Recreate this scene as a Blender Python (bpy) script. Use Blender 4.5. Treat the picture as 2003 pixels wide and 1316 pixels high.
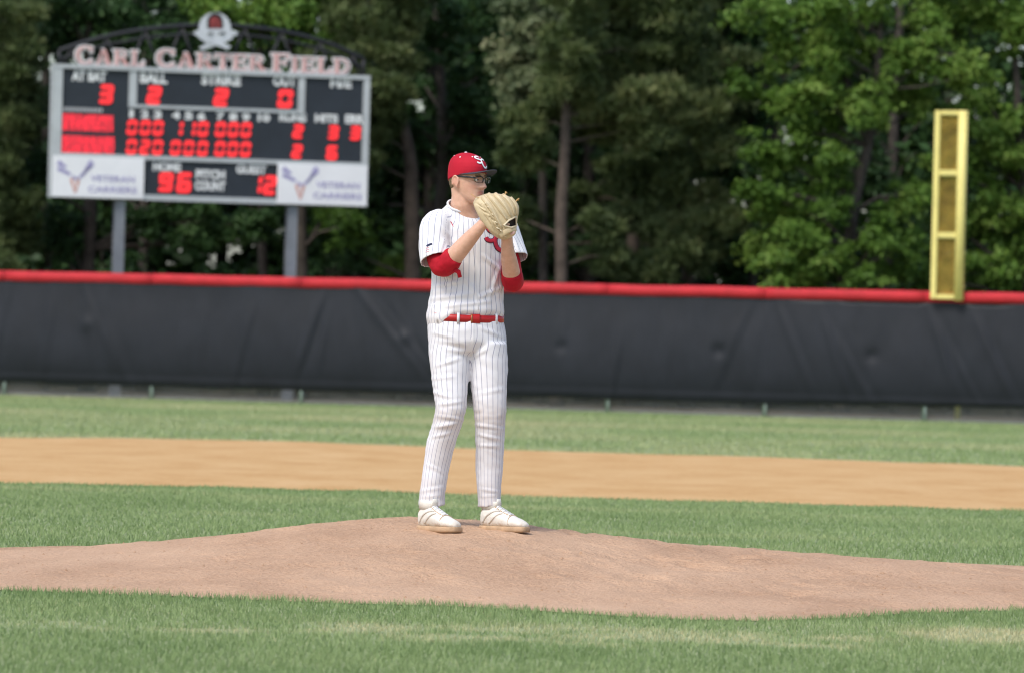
import bpy, bmesh, math, random
import numpy as np
from mathutils import Vector, Matrix, noise
from mathutils.bvhtree import BVHTree

# ---------------------------------------------------------------- clear
for o in list(bpy.data.objects):
    bpy.data.objects.remove(o)
scene = bpy.context.scene
C = scene.collection

# ---------------------------------------------------------------- camera
W0, H0 = 2003.0, 1316.0
FPX = 10088.0                 # focal length in photo pixels
CAM_H = 1.2
ROLL = math.radians(1.45)
PITCH = 8.2 / FPX
cam_d = bpy.data.cameras.new('camera')
cam = bpy.data.objects.new('camera', cam_d)
C.objects.link(cam)
cam_d.sensor_fit = 'HORIZONTAL'
cam_d.sensor_width = 36.0
cam_d.lens = FPX / W0 * 36.0
cam_d.clip_start = 0.5
cam_d.clip_end = 3000
_cr, _sr = math.cos(ROLL), math.sin(ROLL)
_fw = Vector((0, math.cos(PITCH), math.sin(PITCH)))
_up = Vector((0, -math.sin(PITCH), math.cos(PITCH)))
_rt = Vector((1, 0, 0))
_cx = _rt * _cr + _up * _sr
_cy = -_rt * _sr + _up * _cr
cam.matrix_world = Matrix(((_cx.x, _cy.x, -_fw.x, 0), (_cx.y, _cy.y, -_fw.y, 0),
                           (_cx.z, _cy.z, -_fw.z, CAM_H), (0, 0, 0, 1)))
cam_d.dof.use_dof = True
cam_d.dof.focus_distance = 25.9
cam_d.dof.aperture_fstop = 4.6
scene.camera = cam
scene.cycles.filter_width = 1.15

# ---------------------------------------------------------------- world, sun, exposure
SUN_DIR = Vector((-0.42, -0.62, 1.0)).normalized()      # towards the sun
world = bpy.data.worlds.new('World')
scene.world = world
world.use_nodes = True
wn = world.node_tree
for n in list(wn.nodes):
    wn.nodes.remove(n)
sky = wn.nodes.new('ShaderNodeTexSky')
sky.sky_type = 'NISHITA'
sky.sun_disc = False
sky.sun_elevation = math.asin(SUN_DIR.z)
sky.sun_rotation = math.atan2(SUN_DIR.x, SUN_DIR.y)
sky.air_density = 1.0
sky.dust_density = 2.2
sky.ozone_density = 1.0
bgn = wn.nodes.new('ShaderNodeBackground')
bgn.inputs['Strength'].default_value = 0.12
won = wn.nodes.new('ShaderNodeOutputWorld')
wn.links.new(sky.outputs[0], bgn.inputs[0])
wn.links.new(bgn.outputs[0], won.inputs[0])
sun_d = bpy.data.lights.new('sun', 'SUN')
sun_d.energy = 1.5
sun_d.angle = math.radians(20)
sun_d.color = (1.0, 0.96, 0.89)
sun = bpy.data.objects.new('sun', sun_d)
C.objects.link(sun)
sun.rotation_euler = SUN_DIR.to_track_quat('Z', 'Y').to_euler()
vs = scene.view_settings
vs.view_transform = 'Standard'
vs.look = 'None'
vs.gamma = 1.0
vs.use_curve_mapping = False
vs.exposure = 0.75

# ---------------------------------------------------------------- helpers
def ray(px, py):
    u = (px - W0 / 2) / FPX
    v = -(py - H0 / 2) / FPX
    return _cx * u + _cy * v + _fw

def P(px, py, Y):                       # photo pixel at depth Y
    d = ray(px, py)
    return Vector((0, 0, CAM_H)) + d * (Y / d.y)

def G(px, py, z=0.0):                   # photo pixel on level ground
    d = ray(px, py)
    return Vector((0, 0, CAM_H)) + d * ((z - CAM_H) / d.z)

def tag(o, label=None, cat=None, group=None, kind=None):
    if label: o['label'] = label
    if cat: o['category'] = cat
    if group: o['group'] = group
    if kind: o['kind'] = kind
    return o

def empty(name, loc):
    o = bpy.data.objects.new(name, None)
    o.empty_display_size = 0.1
    o.location = loc
    C.objects.link(o)
    return o

def link(name, me, mat, parent=None, smooth=False):
    o = bpy.data.objects.new(name, me)
    C.objects.link(o)
    if mat is not None:
        me.materials.clear()
        me.materials.append(mat)
    if parent is not None:
        o.parent = parent
        M = Matrix.Identity(4)
        p = parent
        while p is not None:                       # parents carry only a location
            M = Matrix.Translation(p.location) @ M
            p = p.parent
        # vertices were given in world space
        me.transform(M.inverted())
    if smooth:
        me.polygons.foreach_set('use_smooth', [True] * len(me.polygons))
    return o

def pyd(name, verts, faces):
    me = bpy.data.meshes.new(name)
    me.from_pydata([tuple(v) for v in verts], [], faces)
    me.update()
    return me

def npmesh(name, V, F, face_attr=None):
    """V (n,3), F (m,k) numpy"""
    me = bpy.data.meshes.new(name)
    n, (m, k) = len(V), F.shape
    me.vertices.add(n)
    me.vertices.foreach_set('co', np.ascontiguousarray(V, dtype=np.float32).ravel())
    me.loops.add(m * k)
    me.loops.foreach_set('vertex_index', np.ascontiguousarray(F, dtype=np.int32).ravel())
    me.polygons.add(m)
    me.polygons.foreach_set('loop_start', np.arange(0, m * k, k, dtype=np.int32))
    me.update(calc_edges=True)
    if face_attr is not None:
        for nm, arr in face_attr.items():
            a = me.attributes.new(nm, 'FLOAT', 'FACE')
            a.data.foreach_set('value', np.ascontiguousarray(arr, dtype=np.float32))
    return me

class MB:
    def __init__(s):
        s.v, s.f = [], []
    def add(s, vs_, fs_):
        b = len(s.v)
        s.v += [Vector(x) for x in vs_]
        s.f += [tuple(i + b for i in f) for f in fs_]
    def box(s, o, ax, ay, az):           # origin corner + three edge vectors
        o, ax, ay, az = map(Vector, (o, ax, ay, az))
        vs_ = [o, o + ax, o + ax + ay, o + ay, o + az, o + ax + az, o + ax + ay + az, o + ay + az]
        fs_ = [(0, 3, 2, 1), (4, 5, 6, 7), (0, 1, 5, 4), (1, 2, 6, 5), (2, 3, 7, 6), (3, 0, 4, 7)]
        if ax.cross(ay).dot(az) < 0:
            fs_ = [f[::-1] for f in fs_]
        s.add(vs_, fs_)
    def cbox(s, c, sx, sy, sz):
        s.box((c[0] - sx / 2, c[1] - sy / 2, c[2] - sz / 2), (sx, 0, 0), (0, sy, 0), (0, 0, sz))
    def tube(s, pts, rad, n=10, flat=None, cap=True, up=None):
        """pts path, rad list of r or (ra, rb)"""
        pts = [Vector(p) for p in pts]
        m = len(pts)
        if not isinstance(rad, (list, tuple)): rad = [rad] * m
        T = []
        for i in range(m):
            t = pts[min(i + 1, m - 1)] - pts[max(i - 1, 0)]
            T.append(t.normalized())
        ref = Vector(up) if up is not None else (Vector((0, 0, 1)) if abs(T[0].z) < 0.9 else Vector((1, 0, 0)))
        A = (ref - T[0] * ref.dot(T[0])).normalized()
        b = len(s.v)
        for i in range(m):
            A = (A - T[i] * A.dot(T[i])).normalized()
            B = T[i].cross(A)
            r = rad[i]
            ra, rb = (r if isinstance(r, (list, tuple)) else (r, r))
            for k in range(n):
                a = 2 * math.pi * k / n
                s.v.append(pts[i] + A * (ra * math.cos(a)) + B * (rb * math.sin(a)))
        for i in range(m - 1):
            for k in range(n):
                k2 = (k + 1) % n
                s.f.append((b + i * n + k, b + i * n + k2, b + (i + 1) * n + k2, b + (i + 1) * n + k))
        if cap:
            s.f.append(tuple(b + k for k in range(n))[::-1])
            s.f.append(tuple(b + (m - 1) * n + k for k in range(n)))
    def rings(s, R, cap=True):
        """R list of rings (each a list of n points)"""
        b = len(s.v)
        n = len(R[0])
        for r in R:
            s.v += [Vector(p) for p in r]
        for i in range(len(R) - 1):
            for k in range(n):
                k2 = (k + 1) % n
                s.f.append((b + i * n + k, b + i * n + k2, b + (i + 1) * n + k2, b + (i + 1) * n + k))
        if cap:
            s.f.append(tuple(b + k for k in range(n))[::-1])
            s.f.append(tuple(b + (len(R) - 1) * n + k for k in range(n)))
    def ell(s, c, ax, ay, az, n=16, m=10):
        c, ax, ay, az = map(Vector, (c, ax, ay, az))
        R = []
        for i in range(m + 1):
            t = math.pi * (0.02 + 0.96 * i / m)
            R.append([c - az * math.cos(t) + (ax * math.cos(2 * math.pi * k / n) + ay * math.sin(2 * math.pi * k / n)) * math.sin(t) for k in range(n)])
        s.rings(R)
    def mesh(s, name='m'):
        me = pyd(name, s.v, s.f)
        return me
    def build(s, name, mat, parent=None, smooth=False, fix=True):
        me = s.mesh(name)
        if fix:
            bm = bmesh.new(); bm.from_mesh(me)
            bmesh.ops.recalc_face_normals(bm, faces=bm.faces)
            bm.to_mesh(me); bm.free()
        return link(name, me, mat, parent, smooth)

def smooth_path(pts, n=6):
    """Catmull-Rom through points"""
    pts = [Vector(p) for p in pts]
    out = []
    for i in range(len(pts) - 1):
        p0, p1, p2, p3 = pts[max(i - 1, 0)], pts[i], pts[i + 1], pts[min(i + 2, len(pts) - 1)]
        for k in range(n):
            t = k / n
            out.append(0.5 * ((2 * p1) + (p2 - p0) * t + (2 * p0 - 5 * p1 + 4 * p2 - p3) * t * t + (3 * p1 - p0 - 3 * p2 + p3) * t ** 3))
    out.append(pts[-1])
    return out

def lerp_list(L, n):
    out = []
    for i in range(len(L) - 1):
        for k in range(n):
            t = k / n
            out.append(L[i] * (1 - t) + L[i + 1] * t)
    out.append(L[-1])
    return out

# ---------------------------------------------------------------- materials
def mat_new(name):
    m = bpy.data.materials.new(name)
    m.use_nodes = True
    nt = m.node_tree
    b = nt.nodes['Principled BSDF']
    return m, nt, b

def N(nt, typ, **kw):
    n = nt.nodes.new(typ)
    for k, v in kw.items():
        if k in n.inputs.keys() if hasattr(n.inputs, 'keys') else False:
            n.inputs[k].default_value = v
        else:
            setattr(n, k, v)
    return n

def ramp(nt, fac, stops):
    r = nt.nodes.new('ShaderNodeValToRGB')
    els = r.color_ramp.elements
    while len(els) < len(stops): els.new(0.5)
    for e, (p, c) in zip(els, stops):
        e.position = p
        e.color = (c[0], c[1], c[2], 1)
    nt.links.new(fac, r.inputs[0])
    return r.outputs[0]

def noise_tex(nt, scale, detail=4, rough=0.55, coord='Object', stretch=None, dist=0.0):
    tc = nt.nodes.new('ShaderNodeTexCoord')
    src = tc.outputs[coord]
    if stretch:
        mp = nt.nodes.new('ShaderNodeMapping')
        mp.inputs['Scale'].default_value = stretch
        nt.links.new(src, mp.inputs[0]); src = mp.outputs[0]
    n = nt.nodes.new('ShaderNodeTexNoise')
    n.inputs['Scale'].default_value = scale
    n.inputs['Detail'].default_value = detail
    n.inputs['Roughness'].default_value = rough
    n.inputs['Distortion'].default_value = dist
    nt.links.new(src, n.inputs['Vector'])
    return n.outputs[0]

def mixc(nt, fac, a, b, typ='MIX'):
    m = nt.nodes.new('ShaderNodeMix'); m.data_type = 'RGBA'; m.blend_type = typ
    if isinstance(fac, (int, float)): m.inputs[0].default_value = fac
    else: nt.links.new(fac, m.inputs[0])
    for i, x in ((6, a), (7, b)):
        if isinstance(x, (tuple, list)): m.inputs[i].default_value = (x[0], x[1], x[2], 1)
        else: nt.links.new(x, m.inputs[i])
    return m.outputs[2]

def mathn(nt, op, a, b=None, c=None):
    m = nt.nodes.new('ShaderNodeMath'); m.operation = op
    for i, x in enumerate((a, b, c)):
        if x is None: continue
        if isinstance(x, (int, float)): m.inputs[i].default_value = x
        else: nt.links.new(x, m.inputs[i])
    return m.outputs[0]

def attr(nt, name):
    a = nt.nodes.new('ShaderNodeAttribute'); a.attribute_name = name
    return a.outputs['Fac']

def bump(nt, b, h, strength=0.3, dist=0.01):
    n = nt.nodes.new('ShaderNodeBump')
    n.inputs['Strength'].default_value = strength
    n.inputs['Distance'].default_value = dist
    nt.links.new(h, n.inputs['Height'])
    nt.links.new(n.outputs[0], b.inputs['Normal'])

def simple(name, col, rough=0.6, metal=0.0, var=0.12, scale=8.0, bmp=0.0, bscale=60, spec=0.4, coat=0):
    m, nt, b = mat_new(name)
    f = noise_tex(nt, scale, 5, 0.6)
    lo = tuple(c * (1 - var) for c in col); hi = tuple(min(1, c * (1 + var)) for c in col)
    nt.links.new(ramp(nt, f, [(0.3, lo), (0.7, hi)]), b.inputs['Base Color'])
    b.inputs['Roughness'].default_value = rough
    b.inputs['Metallic'].default_value = metal
    b.inputs['Specular IOR Level'].default_value = spec
    b.inputs['Coat Weight'].default_value = coat
    if bmp:
        bump(nt, b, noise_tex(nt, bscale, 4), bmp, 0.004)
    return m

def emis(name, col, strength):
    m, nt, b = mat_new(name)
    b.inputs['Base Color'].default_value = (0.05, 0.004, 0.004, 1)
    f = noise_tex(nt, 30, 2)
    c = ramp(nt, f, [(0.3, tuple(x * 0.85 for x in col)), (0.7, col)])
    nt.links.new(c, b.inputs['Emission Color'])
    b.inputs['Emission Strength'].default_value = strength
    return m

def leaf_mat(name, dark, light, pale, transl=0.35, rough=0.55):
    m, nt, b = mat_new(name)
    t = attr(nt, 'tint')
    c = ramp(nt, t, [(0.0, dark), (0.55, light), (1.0, pale)])
    nt.links.new(c, b.inputs['Base Color'])
    b.inputs['Roughness'].default_value = rough
    b.inputs['Specular IOR Level'].default_value = 0.25
    tr = nt.nodes.new('ShaderNodeBsdfTranslucent')
    nt.links.new(mixc(nt, 0.5, c, (0.10, 0.16, 0.02)), tr.inputs[0])
    mx = nt.nodes.new('ShaderNodeMixShader'); mx.inputs[0].default_value = transl
    out = nt.nodes['Material Output']
    nt.links.new(b.outputs[0], mx.inputs[1]); nt.links.new(tr.outputs[0], mx.inputs[2])
    nt.links.new(mx.outputs[0], out.inputs[0])
    return m

def remeshed(mb, voxel, smooth_it=4, fac=0.5):
    me = mb.mesh('tmp')
    bm = bmesh.new(); bm.from_mesh(me)
    bmesh.ops.recalc_face_normals(bm, faces=bm.faces)
    bmesh.ops.triangulate(bm, faces=[f for f in bm.faces if len(f.verts) > 4])
    bm.to_mesh(me); bm.free()
    o = bpy.data.objects.new('tmp', me); C.objects.link(o)
    r = o.modifiers.new('r', 'REMESH'); r.mode = 'VOXEL'; r.voxel_size = voxel; r.adaptivity = 0
    if smooth_it:
        s = o.modifiers.new('s', 'SMOOTH'); s.factor = fac; s.iterations = smooth_it
    dg = bpy.context.evaluated_depsgraph_get()
    ev = o.evaluated_get(dg)
    out = bpy.data.meshes.new_from_object(ev)
    bpy.data.objects.remove(o); bpy.data.meshes.remove(me)
    return out

def get_co(me):
    a = np.empty(len(me.vertices) * 3, np.float32); me.vertices.foreach_get('co', a); return a.reshape(-1, 3)
def get_no(me):
    a = np.empty(len(me.vertices) * 3, np.float32); me.vertices.foreach_get('normal', a); return a.reshape(-1, 3)
def set_co(me, a):
    me.vertices.foreach_set('co', np.ascontiguousarray(a, np.float32).ravel()); me.update()

def solidify(me, t):
    o = bpy.data.objects.new('tmp', me); C.objects.link(o)
    s = o.modifiers.new('s', 'SOLIDIFY'); s.thickness = t; s.offset = -1
    ev = o.evaluated_get(bpy.context.evaluated_depsgraph_get())
    out = bpy.data.meshes.new_from_object(ev)
    bpy.data.objects.remove(o); bpy.data.meshes.remove(me)
    return out

# ================================================================ GROUND
def ground_mat(name, stops, scale, stretch=None, rough=0.9, fine=90, bstr=0.5, bdist=0.02, mott=0.25):
    m, nt, b = mat_new(name)
    f1 = noise_tex(nt, scale, 6, 0.6, 'Object', stretch)
    f2 = noise_tex(nt, fine, 3, 0.6)
    f = mathn(nt, 'ADD', mathn(nt, 'MULTIPLY', f1, 1 - mott), mathn(nt, 'MULTIPLY', f2, mott))
    nt.links.new(ramp(nt, f, stops), b.inputs['Base Color'])
    b.inputs['Roughness'].default_value = rough
    b.inputs['Specular IOR Level'].default_value = 0.15
    bump(nt, b, f2, bstr, bdist)
    return m

M_turf = ground_mat('turf', [(0.30, (0.225, 0.285, 0.140)), (0.50, (0.290, 0.340, 0.180)), (0.68, (0.360, 0.375, 0.220))], 0.35, (0.35, 1.0, 1.0), fine=40)
M_skin_dirt = ground_mat('infield_clay', [(0.30, (0.45, 0.245, 0.088)), (0.5, (0.55, 0.340, 0.152)), (0.70, (0.61, 0.405, 0.205))], 1.3, (1.0, 0.45, 1.0), fine=14, bdist=0.02, mott=0.4)
M_mound = ground_mat('mound_clay', [(0.28, (0.34, 0.200, 0.120)), (0.5, (0.50, 0.325, 0.213)), (0.72, (0.59, 0.400, 0.272))], 1.5, (0.7, 0.45, 1.0), fine=45, bstr=0.9, bdist=0.016, mott=0.42)
M_forest = ground_mat('leaf_litter', [(0.3, (0.05, 0.04, 0.025)), (0.6, (0.12, 0.10, 0.07)), (0.75, (0.2, 0.19, 0.15))], 1.2, None, fine=12)
M_clod = ground_mat('clod', [(0.3, (0.34, 0.21, 0.13)), (0.7, (0.46, 0.30, 0.19))], 3.0)

tag(link('ground', pyd('ground', [(-700, -60, 0), (700, -60, 0), (700, 1500, 0), (-700, 1500, 0)], [(0, 1, 2, 3)]), M_turf), kind='structure')

# infield skin: a band of clay behind the mound
near = [(-700, 948), (-350, 942), (0, 945), (500, 955), (1000, 970), (1500, 985), (2003, 1000), (2350, 1014), (2700, 1034)]
far = [(-700, 862), (-350, 855), (0, 855), (500, 862), (1000, 880), (1500, 895), (2003, 912), (2350, 926), (2700, 945)]
rngd = random.Random(5)
nr = smooth_path([G(*p) for p in near], 24)
fr = smooth_path([G(*p) for p in far], 24)
nr = [p + Vector((0, 0.35 * (noise.noise(p * 1.3) + 0.6 * noise.noise(p * 4.1)), 0)) for p in nr]
fr = [p + Vector((0, 0.5 * noise.noise(p * 1.1), 0)) for p in fr]
vv, ff = [], []
for a, b in zip(nr, fr):
    for k in range(9):
        q = a.lerp(b, k / 8); q.z = 0.005
        vv.append(q)
for i in range(len(nr) - 1):
    for k in range(8):
        ff.append((i * 9 + k, i * 9 + 9 + k, i * 9 + 10 + k, i * 9 + k + 1))
tag(link('infield_dirt', pyd('infield_dirt', vv, ff), M_skin_dirt), kind='structure')
near_edge_xy = np.array([(p.x, p.y) for p in nr]); far_edge_xy = np.array([(p.x, p.y) for p in fr])

# mound
sil = [(-600, 1078), (-250, 1076), (0, 1073), (300, 1063), (420, 1053), (520, 1042), (610, 1029), (700, 1022), (800, 1019), (900, 1020), (1000, 1028), (1100, 1042), (1200, 1055), (1350, 1071), (1500, 1083), (1800, 1100), (2003, 1108), (2400, 1124)]
YR = 26.4
rx_ = np.array([P(a, b, YR).x for a, b in sil]); rz_ = np.array([P(a, b, YR).z for a, b in sil])
fade = np.clip((rx_ + 3.6) / 2.2, 0, 1) * np.clip((4.0 - rx_) / 2.2, 0, 1)
rz_ = np.maximum(rz_, 0) * (fade * fade * (3 - 2 * fade))
edge_px = [(0, 1155), (300, 1166), (600, 1178), (900, 1187), (1150, 1202), (1350, 1214), (1480, 1216), (1620, 1210), (1800, 1199), (2003, 1194)]
bound = [G(*p) for p in edge_px]
bound += [Vector(v) for v in ((3.05, 24.35, 0), (3.9, 25.2, 0), (4.25, 26.4, 0), (4.0, 27.8, 0), (3.3, 28.9, 0), (2.0, 29.4, 0), (0.3, 29.3, 0), (-1.4, 28.7, 0), (-2.75, 27.95, 0), (-3.7, 27.3, 0), (-4.1, 26.2, 0), (-3.9, 25.0, 0), (-3.3, 24.1, 0))]
MC = Vector((0.25, 25.9, 0))
ba = np.array([math.atan2(p.y - MC.y, p.x - MC.x) for p in bound]); br = np.array([(p - MC).length for p in bound])
o_ = np.argsort(ba); ba = ba[o_]; br = br[o_]
ba = np.concatenate([ba - 2 * math.pi, ba, ba + 2 * math.pi]); br = np.tile(br, 3)
def mound_R(th):
    r = np.interp(th, ba, br)
    return r
def mound_z(x, y):
    zr = float(np.interp(x, rx_, rz_))
    d = y - YR
    L = 3.3 if d < 0 else 2.3
    t = min(1.0, abs(d) / L)
    g = 0.5 * (1 - t) + 0.5 * (0.5 + 0.5 * math.cos(math.pi * t))
    if d >= 0: g = 0.5 + 0.5 * math.cos(math.pi * t)
    return zr * g
NT, NR = 370, 115
vv, ff = [], []
for i in range(NR + 1):
    for j in range(NT):
        th = 2 * math.pi * j / NT - math.pi
        R = float(mound_R(th)) + 0.05 * noise.noise(Vector((math.cos(th) * 9, math.sin(th) * 9, 0))) + 0.03 * noise.noise(Vector((math.cos(th) * 31, math.sin(th) * 31, 3)))
        f = (i / NR) ** 0.8
        x = MC.x + math.cos(th) * R * f; y = MC.y + math.sin(th) * R * f
        e = min(1, (1 - f) * 12)
        z = mound_z(x, y) * min(1, (1 - f) * 8) + 0.006
        z += e * (0.010 * noise.noise(Vector((x * 2.3, y * 2.3, 0))) + 0.006 * noise.noise(Vector((x * 7, y * 7, 2))) + 0.004 * noise.noise(Vector((x * 19, y * 19, 4))) + 0.004)
        # a few scuffed landing hollows on the home-plate side
        for hx, hy, hr, hd in ((0.75, 25.4, 0.34, 0.03), (1.15, 25.25, 0.45, 0.022), (-0.30, 25.75, 0.28, 0.012), (1.9, 25.0, 0.5, 0.015), (-1.4, 25.2, 0.5, 0.01)):
            q = ((x - hx) ** 2 + (y - hy) ** 2) / hr ** 2
            z -= hd * math.exp(-q) * e * 0.7
        vv.append((x, y, max(z, 0.006)))
va = np.array(vv)
rgp = np.random.default_rng(4)
ed_ = np.clip((1 - (np.repeat(np.arange(NR + 1), NT) / NR) ** 0.8) * 12, 0, 1)
for _ in range(260):                       # cleat scuffs and rake dimples
    q_ = rgp.normal((0.55, 25.3), (0.9, 0.75)) if rgp.random() < .6 else rgp.uniform((-3.2, 23.6), (3.6, 27.6))
    if abs(q_[0] + .15) < .45 and abs(q_[1] - 26) < .25: continue
    rr_ = rgp.uniform(.03, .10); an = rgp.uniform(0, 3.14); st_ = rgp.uniform(1, 2.4)
    dx, dy = va[:, 0] - q_[0], va[:, 1] - q_[1]
    u_, w_ = (dx * math.cos(an) + dy * math.sin(an)) / st_, -dx * math.sin(an) + dy * math.cos(an)
    d2 = (u_ * u_ + w_ * w_) / rr_ ** 2
    va[:, 2] += ed_ * rgp.uniform(.004, .010) * (-np.exp(-d2) + .55 * np.exp(-(np.sqrt(d2) - 1.5) ** 2 * 3))
va[:, 2] = np.maximum(va[:, 2], .006)
vv = [tuple(v) for v in va]
for i in range(NR):
    for j in range(NT):
        j2 = (j + 1) % NT
        if i == 0:
            continue
        ff.append((i * NT + j, (i + 1) * NT + j, (i + 1) * NT + j2, i * NT + j2))
ff.append(tuple(NT + j for j in range(NT)))
mound = link('pitchers_mound', pyd('pitchers_mound', vv, ff), M_mound, smooth=True)
tag(mound, kind='structure')
_bvh_mound = BVHTree.FromPolygons([Vector(v) for v in vv], ff)
def mz(x, y):
    h = _bvh_mound.ray_cast(Vector((x, y, 5)), Vector((0, 0, -1)))
    return h[0].z if h[0] is not None else 0.0

# crumbs of clay on the mound
rg = np.random.default_rng(11)
mb = MB()
for k in range(1500):
    th = rg.uniform(-math.pi, math.pi); f = math.sqrt(rg.uniform(0, 1)) * 0.98
    R = float(mound_R(th)) * f
    x, y = MC.x + math.cos(th) * R, MC.y + math.sin(th) * R
    s = 0.003 + 0.009 * rg.random() ** 3
    z = mz(x, y)
    a = rg.uniform(0, 6.28)
    ca, sa = math.cos(a) * s, math.sin(a) * s
    vs_ = [(x + ca, y + sa, z - s * .2), (x - sa, y + ca, z - s * .2), (x - ca * 1.2, y - sa, z - s * .2), (x + sa, y - ca * .8, z - s * .2), (x + ca * .2, y, z + s * rg.uniform(.5, .9))]
    mb.add(vs_, [(0, 1, 4), (1, 2, 4), (2, 3, 4), (3, 0, 4)])
tag(mb.build('clay_crumbs', M_clod, fix=False), 'small crumbs of clay lying loose on the mound', 'clay', kind='stuff')

# grass blades
def blades(name, label, x0, x1, y0, y1, dens, h, w, seed, mask, mat):
    rg = np.random.default_rng(seed)
    n = int((x1 - x0) * (y1 - y0) * dens)
    x = rg.uniform(x0, x1, n); y = rg.uniform(y0, y1, n)
    keep, hh, tint = mask(x, y, rg)
    x, y, hh, tint = x[keep], y[keep], hh[keep], tint[keep]
    n = len(x)
    a = rg.uniform(0, 2 * np.pi, n); ht = h * hh * rg.uniform(0.6, 1.25, n); ww = w * rg.uniform(0.7, 1.3, n)
    la = rg.uniform(0, 2 * np.pi, n); ln = ht * rg.uniform(0.1, 0.8, n)
    V = np.zeros((n, 3, 3))
    V[:, 0] = np.stack([x - np.cos(a) * ww / 2, y - np.sin(a) * ww / 2, np.full(n, -0.002)], 1)
    V[:, 1] = np.stack([x + np.cos(a) * ww / 2, y + np.sin(a) * ww / 2, np.full(n, -0.002)], 1)
    V[:, 2] = np.stack([x + np.cos(la) * ln, y + np.sin(la) * ln, ht], 1)
    me = npmesh(name, V.reshape(-1, 3), np.arange(3 * n).reshape(-1, 3), {'tint': tint})
    o = link(name, me, mat)
    tag(o, label, 'grass', kind='stuff')
    return o

def vnoise(x, y, s, seed=0):
    """cheap value noise"""
    r = np.random.default_rng(seed).random((64, 64))
    u, v = (x / s) % 64, (y / s) % 64
    i, j = u.astype(int), v.astype(int)
    fu, fv = u - i, v - j
    fu = fu * fu * (3 - 2 * fu); fv = fv * fv * (3 - 2 * fv)
    i2, j2 = (i + 1) % 64, (j + 1) % 64
    return (r[i, j] * (1 - fu) + r[i2, j] * fu) * (1 - fv) + (r[i, j2] * (1 - fu) + r[i2, j2] * fu) * fv

M_blade = leaf_mat('grass_blade', (0.190, 0.280, 0.110), (0.300, 0.385, 0.170), (0.58, 0.53, 0.31), 0.25, 0.6)
def outside_mound(x, y, m=0.0):
    th = np.arctan2(y - MC.y, x - MC.x)
    return np.hypot(x - MC.x, y - MC.y) > mound_R(th) + m
bare = [(G(1230, 1250), 0.75, 0.85), (G(1560, 1255), 0.40, 0.7), (G(930, 1245), 0.5, 0.65), (G(700, 1232), 0.4, 0.45), (G(1930, 1245), 0.4, 0.6), (G(100, 1225), 0.35, 0.4), (G(400, 1230), 0.3, 0.4)]
def mask_front(x, y, rg):
    keep = outside_mound(x, y, -0.03 + 0.06 * (vnoise(x, y, 0.12, 3) - 0.5)) & (y < 26.5)
    b = np.zeros_like(x)
    for c, a_, b_ in bare:
        b = np.maximum(b, np.exp(-(((x - c.x) / a_) ** 2 + ((y - c.y) / b_) ** 2) ** 1.5))
    b = b * np.clip(3.0 * (0.65 * vnoise(x, y, 0.30, 7) + 0.35 * vnoise(x, y, 0.09, 8)) - 0.45, 0, 1.25)
    keep &= rg.random(len(x)) > 0.22 * b
    th = np.arctan2(y - MC.y, x - MC.x)
    d = np.hypot(x - MC.x, y - MC.y) - mound_R(th)
    hh = (0.75 + 0.5 * vnoise(x, y, 0.35, 1)) * (1 - 0.35 * b) * (1 + 0.35 * np.exp(-(d / 0.18) ** 2))
    t = 0.14 + 0.42 * vnoise(x, y, 0.7, 2) * rg.uniform(0.85, 1.05, len(x)) + 0.75 * b * rg.uniform(0.4, 1.1, len(x))
    t += (rg.random(len(x)) < 0.02) * 0.35
    return keep, hh, np.clip(t, 0, 1)
blades('grass', 'mown green lawn in front of the mound with a worn straw patch', -4.6, 4.6, 16.2, 26.5, 3600, 0.026, 0.0055, 21, mask_front, M_blade)
def mask_mid(x, y, rg):
    keep = outside_mound(x, y, -0.03) & (y > 24.0)
    ny = np.interp(x, near_edge_xy[:, 0], near_edge_xy[:, 1])
    keep &= (y < ny + 0.25 * (vnoise(x, y, 0.5, 4) - 0.5))
    hh = 0.8 + 0.4 * vnoise(x, y, 0.8, 5)
    stripe = 0.10 * np.sign(np.sin((y + 0.25 * x) * 2 * np.pi / 3.6))
    t = 0.22 + 0.4 * vnoise(x, y, 0.9, 6) * rg.uniform(0.8, 1.05, len(x)) + stripe * 0.6 + 0.25 * np.clip((y - 35) / 5, 0, 1) * vnoise(x, y, 1.6, 9)
    t += (rg.random(len(x)) < 0.015) * 0.35
    return keep, hh, np.clip(t, 0, 1)
blades('grass', 'green infield grass between the mound and the clay', -6.2, 6.2, 24.0, 42.5, 1400, 0.028, 0.0075, 22, mask_mid, M_blade)
def mask_out(x, y, rg):
    fy = np.interp(x, far_edge_xy[:, 0], far_edge_xy[:, 1])
    keep = (y > fy + 0.5 * (vnoise(x, y, 0.7, 14) - 0.5)) & (y < 91.6 - 0.225 * (x + 9.1) * 0.98)
    hh = 0.8 + 0.4 * vnoise(x, y, 1.8, 15)
    t = 0.48 + 0.36 * vnoise(x, y * 0.5, 2.5, 16) * rg.uniform(0.6, 1.2, len(x)) + 0.06 * np.sign(np.sin(y * 2 * np.pi / 9))
    return keep, hh, np.clip(t, 0, 1)
blades('grass', 'paler outfield grass reaching to the black fence', -13.5, 13.5, 52.0, 92.5, 190, 0.032, 0.023, 23, mask_out, M_blade)

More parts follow.
